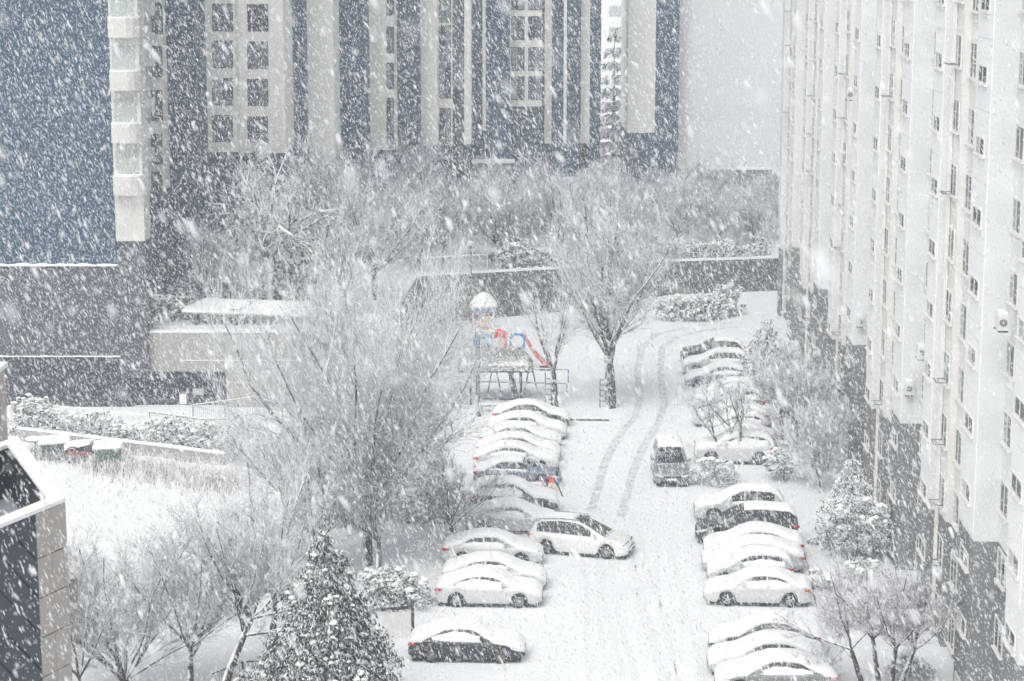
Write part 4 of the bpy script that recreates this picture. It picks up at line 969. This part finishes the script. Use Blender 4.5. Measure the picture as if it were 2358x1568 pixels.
# ------------------------------------------------------------------ cars
def interp(tab, x):
    xs = [p[0] for p in tab]; return float(np.interp(x, xs, [p[1] for p in tab]))
SPEC = {
 'sedan': dict(L=4.85, W=1.86, body=[(0,.62),(.08,.86),(.3,.99),(.9,1.02),(3.4,.96),(4.2,.84),(4.65,.70),(4.85,.52)], roof=[(.55,1.0),(1.0,1.22),(1.55,1.41),(2.1,1.46),(2.6,1.43),(3.0,1.28),(3.6,.97)], ax=(.98,3.83), wr=.33, win=[(1.12,1.98),(2.06,2.98)], tum=.42),
 'hatch': dict(L=4.0, W=1.72, body=[(0,.62),(.06,.9),(.2,1.0),(.9,1.0),(2.9,.98),(3.5,.90),(3.85,.74),(4.0,.52)], roof=[(.05,1.0),(.3,1.32),(.7,1.47),(1.5,1.52),(2.0,1.49),(2.5,1.28),(3.0,.99)], ax=(.72,3.2), wr=.31, win=[(.55,1.4),(1.48,2.45)], tum=.36),
 'suv': dict(L=4.7, W=1.90, body=[(0,.68),(.06,1.0),(.2,1.10),(.9,1.12),(3.3,1.08),(4.1,1.02),(4.55,.86),(4.7,.58)], roof=[(.1,1.1),(.4,1.48),(.8,1.66),(1.8,1.72),(2.3,1.69),(2.8,1.46),(3.4,1.09)], ax=(.95,3.72), wr=.37, win=[(.6,1.45),(1.53,2.1),(2.18,2.82)], tum=.34),
 'van': dict(L=5.15, W=1.98, body=[(0,.66),(.05,1.0),(.15,1.14),(.9,1.14),(3.9,1.05),(4.5,.98),(4.95,.80),(5.15,.55)], roof=[(.05,1.14),(.2,1.55),(.5,1.78),(1.8,1.86),(2.7,1.82),(3.2,1.62),(4.1,1.06)], ax=(.98,4.05), wr=.37, win=[(.4,1.4),(1.48,2.4),(2.48,3.25)], tum=.30),
 'minivan': dict(L=5.15, W=1.99, body=[(0,.62),(.05,.98),(.15,1.08),(.9,1.10),(3.8,1.02),(4.5,.92),(4.95,.74),(5.15,.5)], roof=[(.12,1.08),(.4,1.48),(.8,1.68),(1.8,1.76),(2.6,1.71),(3.2,1.45),(4.05,1.01)], ax=(1.05,4.1), wr=.36, win=[(.55,1.45),(1.51,2.45),(2.51,3.3)], tum=.34),
}
WHEEL = {}
def wheel_mesh(r, style):
    k = (r, style)
    if k in WHEEL: return WHEEL[k]
    ty = MB().lathe([(r*.62,-.11),(r*.9,-.115),(r,-.09),(r,.09),(r*.9,.115),(r*.62,.11),(r*.62,-.11)], 22, (0,0,0), 'y')
    rim = MB().lathe([(r*.66,-.105),(r*.6,-.118),(r*.6,-.03)], 22, (0,0,0), 'y'); n = {5:5, 10:10, 16:16}[style]
    rim.lathe([(0,-.112),(r*.14,-.112),(r*.16,-.05)], 10, (0,0,0), 'y')
    for q in range(n):
        a = 2*math.pi*q/n; c_, s_ = math.cos(a), math.sin(a); hw = r*(.085 if n == 5 else .045 if n == 10 else .028)
        vs = []
        for rr, yy in ((r*.1,-.113),(r*.63,-.107)):
            for e in (-1, 1):
                for y in (yy, yy+.03): vs.append((c_*rr-s_*hw*e, y, s_*rr+c_*hw*e))
        rim.add(vs, [(0,2,6,4),(1,5,7,3),(0,4,5,1),(2,3,7,6)])
    hub = MB().lathe([(0,-.035),(r*.6,-.03)], 16, (0,0,0), 'y')
    WHEEL[k] = (ty.mesh('wheel', 'tyre', True), rim.mesh('rim', 'alloy' if style != 16 else 'dark_alloy'), hub.mesh('brake_disc', 'underbody')); return WHEEL[k]
def make_car(label, kind, paint, base, heading, snow=1.0, side=.6, style=5, seed=0, glass_clear=False, plate=False, cover=None, name='parked_car', group=None):
    """local x runs from tail (0) to nose (L); base = ground point at the middle of the car; heading = direction of the nose"""
    sp = SPEC[kind]; L, Wd = sp['L'], sp['W']; rr = random.Random(seed*13+5)
    t = thing(name, label, 'van' if kind in ('van', 'minivan') else 'car', base, heading, group)
    ox = -L/2; wr = sp['wr']; ra = wr+.055
    def bt(x): return interp(sp['body'], x)
    def rt(x): return interp(sp['roof'], x) if sp['roof'][0][0] <= x <= sp['roof'][-1][0] else -1
    def hw(x):
        e = min(x, L-x); k = 1-.20*max(0, 1-e/.55)**2.2; return Wd/2*k
    def wb(x): return hw(x)-.10
    xs = sorted(set([round(v, 3) for v in list(np.linspace(0, L, 27))+[a+ra*math.cos(math.pi*k/10) for a in sp['ax'] for k in range(11)]]))
    rings = []
    for x in xs:
        zb = .20+.10*max(0, 1-min(x, L-x)/.3)
        for a in sp['ax']:
            q = ra*ra-(x-a)**2
            if q >= -1e-6: zb = max(zb, wr+math.sqrt(max(0, q)))
        w = hw(x); zt = bt(x); m = lambda f: zb+(zt-zb)*f
        half = [(w-.05, zb), (w-.005, zb+min(.07, .3*(zt-zb))), (w, m(.45)), (w-.015, m(.72)), (w-.05, m(.93)), (w-.13, zt), (w*.5, zt+.025)]
        rings.append([(x+ox, -y, z) for y, z in half]+[(x+ox, 0, zt+.03)]+[(x+ox, y, z) for y, z in half[::-1]])
    part('body', MB().loft(rings), paint, t, True)
    part('underbody', MB().box(.15+ox, -Wd/2+.14, .07, L-.15+ox, Wd/2-.14, .75), 'underbody', t)  # black underside box, set low to deepen the dark gap beneath the car
    part('sill_shade', MB().box(sp['ax'][0]+ra+ox, -Wd/2+.05, .10, sp['ax'][1]-ra+ox, Wd/2-.05, .24), 'underbody', t)  # black strip between the wheels, painting the shade under the sills
    # greenhouse
    r0, r1 = sp['roof'][0][0], sp['roof'][-1][0]; gx = sorted(set(list(np.linspace(r0, r1, 25))+[p[0] for p in sp['roof']])); rings = []
    def gy(x, z): return wb(x)-max(0, z-bt(x))*sp['tum']
    for x in gx:
        z = max(rt(x), bt(x)+.01); half = [(wb(x), bt(x)-.06), (gy(x, z-.04)+.0, z-.05), (gy(x, z)-.09, z), (gy(x, z)*.4, z+.02)]
        rings.append([(x+ox, -y, q) for y, q in half]+[(x+ox, y, q) for y, q in half[::-1]])
    part('cabin', MB().loft(rings), paint, t, True)
    # side windows
    for s in (-1, 1):
        for (a, b) in sp['win']:
            n = 7; vs = []
            for i in range(n+1):
                x = a+(b-a)*i/n; z0 = bt(x)+.035; z1 = max(z0+.02, rt(x)-.075)
                for z in (z0, (z0+z1)/2, z1): vs.append((x+ox, s*(gy(x, z)+.008), z))
            fs = [(i*3+k, (i+1)*3+k, (i+1)*3+k+1, i*3+k+1) for i in range(n) for k in range(2)]
            if s > 0: fs = [f[::-1] for f in fs]
            part('side_window', MB().add(vs, fs), 'car_glass', t)
    if kind in ('van', 'minivan'):
        for s in (-1, 1):
            for (a, b) in zip(sp['win'][:-1], sp['win'][1:]):
                vs = []
                for x in (a[1]-.01, b[0]+.01):
                    for z in (bt(x)+.035, rt(x)-.075): vs.append((x+ox, s*(gy(x, z)+.006), z))
                part('pillar_trim', MB().add(vs, [(0,2,3,1) if s < 0 else (0,1,3,2)]), 'black_plastic', t)
    # windscreen, rear window
    def screen(nm, x0, x1):
        vs = []; n = 6
        for i in range(n+1):
            x = x0+(x1-x0)*i/n; z = rt(x); w = gy(x, z)-.12
            for f in (-1, -.5, 0, .5, 1): vs.append((x+ox, w*f, z+.032-.018*abs(f)))
        fs = [(i*5+k, (i+1)*5+k, (i+1)*5+k+1, i*5+k+1) for i in range(n) for k in range(4)]; part(nm, MB().add(vs, fs), 'car_glass', t)
    rl = sp['roof']; screen('windscreen', rl[-3][0]+.06, rl[-1][0]-.10); screen('rear_window', rl[0][0]+.08, rl[2][0]-.05)
    if glass_clear: screen('sunroof', 2.35, 2.6) if False else None
    # wheels
    ty, rim, hub = wheel_mesh(wr, style)
    for a in sp['ax']:
        for s in (-1, 1):
            w = link('wheel', ty, t, (a+ox, s*(Wd/2-.125), wr)); w.rotation_euler = (0, rr.uniform(0, 6), 0 if s < 0 else math.pi)
            link('rim', rim, w); link('brake_disc', hub, w)
    # lights
    zf = bt(L-.3)-.12; zr_ = bt(.2)-.14
    for s in (-1, 1):
        hl = MB(); x = L-.32
        hl.loft([[(x+ox-.25, s*(hw(x-.25)-.0), zf+.10), (x+ox-.25, s*(hw(x-.25)+.006), zf+.05)], [(x+ox, s*(hw(x)+.006), zf+.08), (x+ox, s*(hw(x)+.008), zf-.04)], [(x+ox+.2, s*(hw(x+.2)+.006), zf+.02), (x+ox+.2, s*(hw(x+.2)+.008), zf-.08)], [(L+ox-.02, s*(hw(L)-.22), zf-.06), (L+ox+.01, s*(hw(L)-.22), zf-.12)]], cap=False)
        part('headlight', hl, 'head_lens', t)
        part('tail_light', MB().loft([[(ox+.34, s*(hw(.34)+.004), zr_+.06), (ox+.34, s*(hw(.34)+.008), zr_-.01)], [(ox+.1, s*(hw(.1)+.008), zr_+.07), (ox+.1, s*(hw(.1)+.012), zr_-.08)], [(ox-.008, s*(hw(0)-.03), zr_+.02), (ox-.012, s*(hw(0)-.03), zr_-.10)], [(ox-.012, s*(hw(0)-.35), zr_), (ox-.015, s*(hw(0)-.35), zr_-.09)]], cap=False), 'tail_lens', t)
        xm = rl[-1][0]-.55; zm = bt(xm)+.10; ym = wb(xm)+.02
        part('mirror', MB().loft([[(xm+ox-.03, s*ym, zm), (xm+ox+.09, s*ym, zm), (xm+ox+.09, s*ym, zm+.06), (xm+ox-.03, s*ym, zm+.06)], [(xm+ox-.06, s*(ym+.12), zm-.03), (xm+ox+.10, s*(ym+.12), zm-.03), (xm+ox+.08, s*(ym+.12), zm+.13), (xm+ox-.06, s*(ym+.12), zm+.13)], [(xm+ox-.03, s*(ym+.23), zm), (xm+ox+.05, s*(ym+.23), zm), (xm+ox+.04, s*(ym+.23), zm+.1), (xm+ox-.03, s*(ym+.23), zm+.1)]], close=True), paint, t)
        for hx in (sp['win'][-1][0]+.12, sp['win'][-2][0]+.05):
            part('door_handle', MB().box(hx+ox, s*(hw(hx))-.012, bt(hx)-.2, hx+.18+ox, s*(hw(hx))+.012, bt(hx)-.165), paint, t)
    part('grille', MB().box(L+ox-.03, -hw(L)*.6, .48, L+ox+.012, hw(L)*.6, zf-.08), 'black_plastic', t)
    part('front_bumper', MB().box(L+ox-.1, -hw(L)*.8, .30, L+ox+.02, hw(L)*.8, .40), 'black_plastic', t)
    part('number_plate', MB().box(L+ox+.013, -.26, .42, L+ox+.03, .26, .53), 'plate', t)
    part('number_plate', MB().box(ox-.025, -.26, .62, ox-.006, .26, .74), 'plate', t)
    if snow > 0:
        c0, c1 = cover or (0, L); N = 60; X_ = np.linspace(c0, c1, N); h0 = np.array([max(bt(x), rt(x)) for x in X_])
        k = np.exp(-((np.arange(-6, 7)/3.0)**2)); k /= k.sum(); hp = np.concatenate([[h0[0]]*6, h0, [h0[-1]]*6]); hsm = np.convolve(hp, k, 'valid')
        th = .15*snow*rr.uniform(.75, 1.3); rings = []; ph = rr.uniform(0, 6)
        for i, x in enumerate(X_):
            f = min(1, (rt(x)-bt(x))/.35) if rt(x) > bt(x) else 0
            topw = gy(x, rt(x))-.01 if f > 0 else hw(x)-.05
            w = (hw(x)-.045)*(1-f)+topw*f; e = min(1, min(x-c0+.06, c1-x+.02)/.35)**.5
            z = max(hsm[i], h0[i]+.0); tk = th*(.35+.65*e)*(1+.12*math.sin(x*2.3+ph)); surf = h0[i]
            ed = .02*math.sin(x*7+ph)+.015*math.sin(x*17+2*ph)
            half = [(w+.015, surf-.10-ed), (w+.035, surf+tk*.15-ed*.5), (w*.96, max(z, surf)+tk*.62), (w*.7, max(z, surf)+tk*.95), (w*.3, max(z, surf)+tk*1.04)]
            rings.append([(x+ox, -y, q) for y, q in half]+[(x+ox, y, q) for y, q in half[::-1]])
        part('snow_cover', MB().loft(rings), 'snow', t, True)
    if side > 0:
        for s in (-1, 1):
            for wi, (a, b) in enumerate([(sp['win'][0][0], sp['win'][-1][1])]):
                a2, b2 = a-.12, b+.10; n = 22; vs = []
                for i in range(n+1):
                    x = a2+(b2-a2)*i/n; z0 = bt(x)-.01; f = side*(1.0+.10*math.sin(x*4+seed)+.07*math.sin(x*11+seed)); z1 = z0+max(.02, (rt(x)-bt(x)-.05))*min(.92, max(.1, f))
                    for z, o_ in ((z0-.05, .05), (z0+.03, .055), ((z0+z1)/2, .035), (z1, .013)): vs.append((x+ox, s*(gy(x, max(z, bt(x)))+o_), z))
                fs = [(i*4+k, (i+1)*4+k, (i+1)*4+k+1, i*4+k+1) for i in range(n) for k in range(3)]
                if s > 0: fs = [f[::-1] for f in fs]
                part('window_snow', MB().add(vs, fs), 'snow', t, True)
    return t
def carpos(x0, x1, y, depth=.93):
    p = G((x0+x1)/2, y); p.y += depth; p.x = G((x0+x1)/2, y).x*(p.y/(p.y-depth)); return p
HL, HR_ = -.035, math.pi-.06      # noses to the lane: left row points right, right row points left
left = [
 ('black sedan with snowy roof and dark spoked wheels beside the conifer', 'sedan', 'car_black', 940,1212,1528, 1.0,.75,16),
 ('white sedan with clear wheels and red tail light, across a gap from black sedan', 'sedan', 'car_white', 1003,1250,1400, 1.15,.72,10),
 ('white sedan parked close behind the clear-wheeled white sedan, red lamp just showing', 'sedan', 'car_white', 1015,1262,1362, 1.15,.7,5),
 ('white sedan overhung by twigs, tucked behind the departing minivan', 'sedan', 'car_pearl', 1030,1240,1304, 1.0,.5,10),
 ('silver sedan with bare side panels and open wheel arches beyond the departing minivan', 'sedan', 'car_silver', 1070,1290,1231, 1.0,.55,5),
 ('dark boxy car with deep snow roof beside the orange cones', 'suv', 'car_dark', 1082,1287,1188, 1.0,.7,5),
 ('blue-grey sedan with uncovered bonnet and bare side next to the orange cones', 'sedan', 'car_bluegrey', 1093,1290,1122, .7,.12,5),
 ('white snow-covered sedan just beyond the blue-grey one', 'sedan', 'car_white', 1098,1278,1088, 1.0,.6,5),
 ('snow-buried sedan with red tail light, second beyond the blue-grey one', 'sedan', 'car_silver', 1097,1293,1064, 1.0,.55,5),
 ('snow-buried sedan with dark bumper, third beyond the blue-grey one', 'sedan', 'car_grey', 1108,1290,1040, 1.0,.55,5),
 ('snow-buried sedan second from the playground kerb', 'sedan', 'car_white', 1118,1308,1014, 1.0,.5,5),
 ('dark sedan with bare window arch, last before the playground kerb', 'sedan', 'car_dark', 1135,1312,984, .8,.15,5)]
for i, (lab, kd, pt, x0, x1, y, sn, si, stl) in enumerate(left):
    make_car(lab, kd, pt, carpos(x0, x1, y), HL+random.uniform(-.025, .025), sn, si, stl, seed=i, cover=(0, 2.75) if pt == 'car_bluegrey' else None, group='cars parked on the left of the lane')
right = [
 ('snow-covered sedan nearest the low arching bush, end of the near trio', 'sedan', 'car_grey', 1655,1912,1606, 1.15,.55,5),
 ('pale silver car in the middle of the near trio by the reddish tree', 'sedan', 'car_silver', 1640,1888,1562, 1.15,.6,5),
 ('dark sedan of the near trio, across an empty bay from the white sedan', 'sedan', 'car_dark', 1636,1890,1513, 1.15,.4,5),
 ('white sedan with five-spoke wheels and red tail light, facing an empty bay', 'sedan', 'car_white', 1617,1868,1398, 1.15,.6,5),
 ('small hatchback with dark tail behind the five-spoke white sedan', 'hatch', 'car_silver', 1628,1822,1352, 1.1,.6,5),
 ('silver sedan with large red tail light, second behind the five-spoke white sedan', 'sedan', 'car_silver', 1618,1845,1322, 1.1,.6,5),
 ('snow-covered white sedan with a fallen twig on its bonnet', 'sedan', 'car_white', 1618,1848,1292, 1.1,.5,5),
 ('black van with snow roof and bare dark windows', 'van', 'car_black', 1595,1841,1256, .9,.0,5),
 ('silver off-roader with snowy bonnet next to the black van', 'suv', 'car_silver', 1594,1808,1204, 1.0,.12,5),
 ('white off-roader with dark wheel arch and snow mound behind the round bush', 'suv', 'car_white', 1596,1785,1070, 1.3,.8,5),
 ('white snow-buried car next beyond the dark-arched off-roader', 'sedan', 'car_white', 1605,1780,1040, 1.2,.7,5),
 ('snow-buried car third from the round bush along the far row', 'hatch', 'car_silver', 1603,1778,1013, 1.2,.7,5),
 ('snow-buried car fourth from the round bush along the far row', 'sedan', 'car_white', 1600,1768,986, 1.2,.7,5),
 ('snow-buried car fifth from the round bush, by the snow-clotted trees', 'suv', 'car_grey', 1595,1758,958, 1.2,.6,5),
 ('snow-buried car sixth from the round bush along the far row', 'hatch', 'car_white', 1592,1748,932, 1.2,.6,5),
 ('bluish snow-buried car seventh from the round bush along the far row', 'sedan', 'car_bluegrey', 1586,1730,893, 1.1,.5,5),
 ('pale snow-capped car last but one in the far row', 'suv', 'car_silver', 1580,1714,866, 1.0,.3,5),
 ('dark car with uncovered bonnet and windows, last of the far row at the bend', 'suv', 'car_dark', 1577,1705,838, .6,.0,5)]
for i, (lab, kd, pt, x0, x1, y, sn, si, stl) in enumerate(right):
    make_car(lab, kd, pt, carpos(x0, x1, y), HR_+random.uniform(-.025, .025), sn, si, stl, seed=30+i, cover=(.2, 2.75) if kd == 'van' else (.2, 2.3) if i == 17 else None, group='cars parked on the right of the lane')
mv = make_car('white minivan pulling out across the lane, windows wiped clear of snow', 'minivan', 'car_bright', carpos(1222,1452,1282), R(-17), 0, 0, 10, seed=77, name='moving_car')
part('sunroof', MB().add([(-.15,-.42,1.772),(.35,-.42,1.742),(.35,.42,1.742),(-.15,.42,1.772),(-.15,-.42,1.785),(.35,-.42,1.752),(.35,.42,1.752),(-.15,.42,1.785)], [(0,3,2,1),(4,5,6,7),(0,1,5,4),(1,2,6,5),(2,3,7,6),(3,0,4,7)]), 'car_glass', mv)
for s in (-1, 1):
    part('roof_rail', MB().tube([(-1.9,s*.66,1.72),(-.8,s*.66,1.80),(.2,s*.66,1.76)], .018, 5), 'dark_steel', mv)
    part('indicator', MB().box(1.72,s*.99-.02,.86,1.86,s*.99+.02,.90), 'amber', mv)
part('snow_dusting', MB().prism([(-2.0,-.6),(-.25,-.6),(-.25,.6),(-2.0,.6)], [1.71,1.785,1.785,1.71], [1.76,1.80,1.80,1.76]), 'snow', mv)
p = G(1549, 1122); p.y += 2.5
make_car('grey van facing along the lane with snow on its roof and bare windscreen', 'van', 'car_grey', p, R(-91), .9, .2, 5, seed=78, cover=(.25, 2.85))
# twigs lying on bonnets
def twig(label, pts):
    m = MB(); 
    for q in pts: m.tube(q, [.018,.012,.006][:len(q)] if len(q) > 2 else [.016,.006], 4)
    o = part('fallen_twig', m, 'bark_trunk'); tag(o, label, 'twig'); return o
b0 = H(1150, 1460, 88.3)
twig('dry forked twig stuck in the snow on the black sedan bonnet', [[H(1143,1460,88.0),H(1150,1442,88.05),H(1162,1430,88.1)],[H(1148,1446,88.03),H(1143,1440,88.1)]])
b1 = H(1660, 1245, 104.5)
twig('dry forked twig lying on the snowy white sedan bonnet', [[H(1668,1262,103.6),H(1655,1248,103.7),H(1645,1240,103.8)],[H(1658,1252,103.65),H(1656,1238,103.7)]])

# cones and barriers by the blue-grey sedan
def cone(label, base, fallen=False, h=.75):
    t = thing('traffic_cone', label, 'cone', base, random.Random(int(base.x*100)).uniform(0, 3))
    if fallen: t.rotation_euler = (R(82), 0, random.Random(int(base.y*50)).uniform(-.6, .6)); t.location.z += .18
    part('body', MB().lathe([(.17,.04),(.035,h),(0,h)], 12), 'cone_orange', t, True)
    part('band', MB().lathe([(.125,h*.38),(.09,h*.62)], 12), 'frame_white', t); part('foot', MB().box(-.2,-.2,0,.2,.2,.04), 'black_plastic', t)
    return t
cone('tall orange cone standing at the nose of the blue-grey sedan', G(1266,1135), h=.95)
cone('orange cone leaning at the tall one by the blue-grey sedan', G(1272,1132), h=.8)
def barrier(label, base, rz):
    t = thing('barrier_block', label, 'barrier', base, rz)
    part('body', MB().loft([[(x,-.2,0),(x,-.12,.35),(x,.12,.35),(x,.2,0)] for x in (-.5,-.25,.25,.5)], close=True), 'cone_orange', t)
    part('snow_load', MB().loft([[(x,-.16,.31),(x,-.12,.45),(x,.12,.45),(x,.16,.31)] for x in (-.52,-.3,.3,.52)], close=True), 'snow', t, True)
barrier('red and white barrier block with snow lid, beside the blue-grey sedan door', G(1215,1117), .1)
barrier('red and white barrier block with snow lid, near the blue-grey sedan wheel', G(1240,1114), -.1)
barrier('snow-heaped barrier block in front of two others', G(1228,1128), .05)
bd = thing('folding_barrier', 'yellow and black folding stand propped by the orange cones', 'barrier', G(1278,1142), .4)
part('leg', MB().tube([(-.2,-.15,0),(0,0,.7)], .035, 5), 'yellow', bd); part('leg', MB().tube([(.35,-.2,0),(.1,0,.7)], .035, 5), 'black_plastic', bd); part('leg', MB().tube([(-.1,.25,0),(0,0,.7)], .035, 5), 'yellow', bd)
part('board', MB().box(-.15,-.03,.45,.25,.03,.6), 'frame_white', bd)
# green garden gate and leaning board near the bare trees
gt = thing('garden_gate', 'green-railed snowy bench end among the twigs', 'bench', G(905,1205))
part('rail', MB().box(-.9,-.05,.95,.9,.05,1.1), 'green_plastic', gt); part('snow_cap', MB().box(-.9,-.07,1.103,.9,.07,1.25), 'snow', gt)
for s in (-1, 1): part('post', MB().box(s*.8-.05,-.05,-.05,s*.8+.05,.05,.95), 'dark_steel', gt)
sg_ = thing('white_board', 'white leaning board and frame behind the conifer', 'board', G(915,1470), .3)
part('board', MB().prism([(-.6,-.05),(.6,-.05),(.6,.05),(-.6,.05)], [0,0,.0,.0], [1.2,1.2,1.2,1.2]), 'frame_white', sg_); part('post', MB().box(.62,-.06,-.05,.74,.06,1.7), 'dark_steel', sg_); part('top_rail', MB().box(-.7,-.06,1.3,.6,.06,1.42), 'dark_steel', sg_)
for i, (zx, zy) in enumerate(((1850,1440),)):
    tag(part('ground_cable', MB().tube([G(1845,1255,.05), G(1862,1310,.05), G(1880,1400,.05)], .03, 4), 'dark_steel'), 'dark cable lying on the snow behind the right-hand cars', 'cable')

# ------------------------------------------------------------------ falling snow
rs = np.random.RandomState(99)
def flake_points(n, d0, d1, k):
    u = rs.random(n); e = k+1; d = (d0**e+(d1**e-d0**e)*u)**(1/e)
    sx = rs.uniform(-1.12, 1.12, n)*512/FPX; sy = rs.uniform(-1.12, 1.12, n)*341/FPX
    X_ = sx*d+rs.uniform(-1, 1, n)*.6; c, s_ = math.cos(PITCH), math.sin(PITCH)
    Y_ = d*(c+sy*s_); Z_ = CAM_H+d*(-s_+sy*c)
    P = np.stack([X_, Y_, Z_], 1)
    ok = (Z_ > .3) & (X_ < 13.6+.047*Y_) & ~((X_ < -10.8) & (Y_ > 44) & (Y_ < 62) & (Z_ < 17.6))
    return P[ok]
def flakes(name, P, wmed, wsig, lmin, lmax, sides, label):
    n = len(P); D = np.array([.40,-.08,-.90])+rs.normal(scale=.13, size=(n,3)); D /= np.linalg.norm(D, axis=1)[:,None]
    a = np.cross(D, rs.normal(size=(n,3))); a /= np.linalg.norm(a, axis=1)[:,None]; b = np.cross(D, a)
    w = wmed*np.exp(rs.normal(scale=wsig, size=n)); l = w*rs.uniform(lmin, lmax, n)
    rings = [(-.75,.6),(0.0,1.0),(.75,.6)] if sides > 4 else [(0,1.0)]
    vs = [P-D*l[:,None]]; 
    for (z, r_) in rings:
        for k in range(sides):
            t = 2*math.pi*k/sides; j = rs.uniform(.75, 1.2, n)
            vs.append(P+D*(l*z)[:,None]+(a*math.cos(t)+b*math.sin(t))*(w*r_*j)[:,None])
    vs.append(P+D*l[:,None]); V = np.stack(vs, 1); m = V.shape[1]; F = []
    for k in range(sides):
        k2 = (k+1) % sides; F.append((0, 1+k2, 1+k)); last = 1+(len(rings)-1)*sides; F.append((m-1, last+k, last+k2))
        for q in range(len(rings)-1):
            i0 = 1+q*sides; F += [(i0+k, i0+k2, i0+sides+k2), (i0+k, i0+sides+k2, i0+sides+k)]
    F = np.array(F)[None]+(np.arange(n)*m)[:,None,None]
    o = link(name, np_mesh(name, V.reshape(-1,3), F.reshape(-1,3), 'flake', True)); tag(o, label, 'snow', kind='stuff'); return o
fs_ = flakes('falling_snow', flake_points(125000, 22, 122, 1.5), .0064, .42, 2.8, 6.2, 3, 'dense slanting curtain of falling snowflakes over the whole scene')
for off in ((.9, -1.7, -.6), (-1.1, 1.3, .8), (.4, 2.6, -1.3)):      # the same curtain again, shifted: more of the same snow
    o = fs_.copy(); C.objects.link(o); o.location = off
flakes('falling_snow', flake_points(2600, 12, 60, 1.2), .0088, .40, 2.0, 4.0, 5, 'middle-distance snowflakes falling at a slant')
flakes('falling_snow', flake_points(1300, 9, 26, 1.4), .0070, .40, 2.2, 4.2, 6, 'soft snowflakes falling nearby at a slant')
flakes('falling_snow', flake_points(110, 3.5, 9, 1.4), .0062, .35, 2.4, 4.2, 6, 'large soft snowflakes drifting close by')

# ------------------------------------------------------------------ snow-filled air
hz_ = MB().box(-310, -30, -1, 310, 610, 58); hb = part('haze', hz_, None); tag(hb, 'pale snow-filled air', 'haze', kind='stuff')
m = bpy.data.materials.new('haze_air'); m.use_nodes = True; t_ = m.node_tree; t_.nodes.clear()
ou = t_.nodes.new('ShaderNodeOutputMaterial'); pv_ = t_.nodes.new('ShaderNodeVolumePrincipled')
pv_.inputs['Color'].default_value = (.88, .94, 1.0, 1); pv_.inputs['Density'].default_value = .0012; pv_.inputs['Anisotropy'].default_value = .2
t_.links.new(pv_.outputs[0], ou.inputs['Volume']); hb.data.materials.append(m)
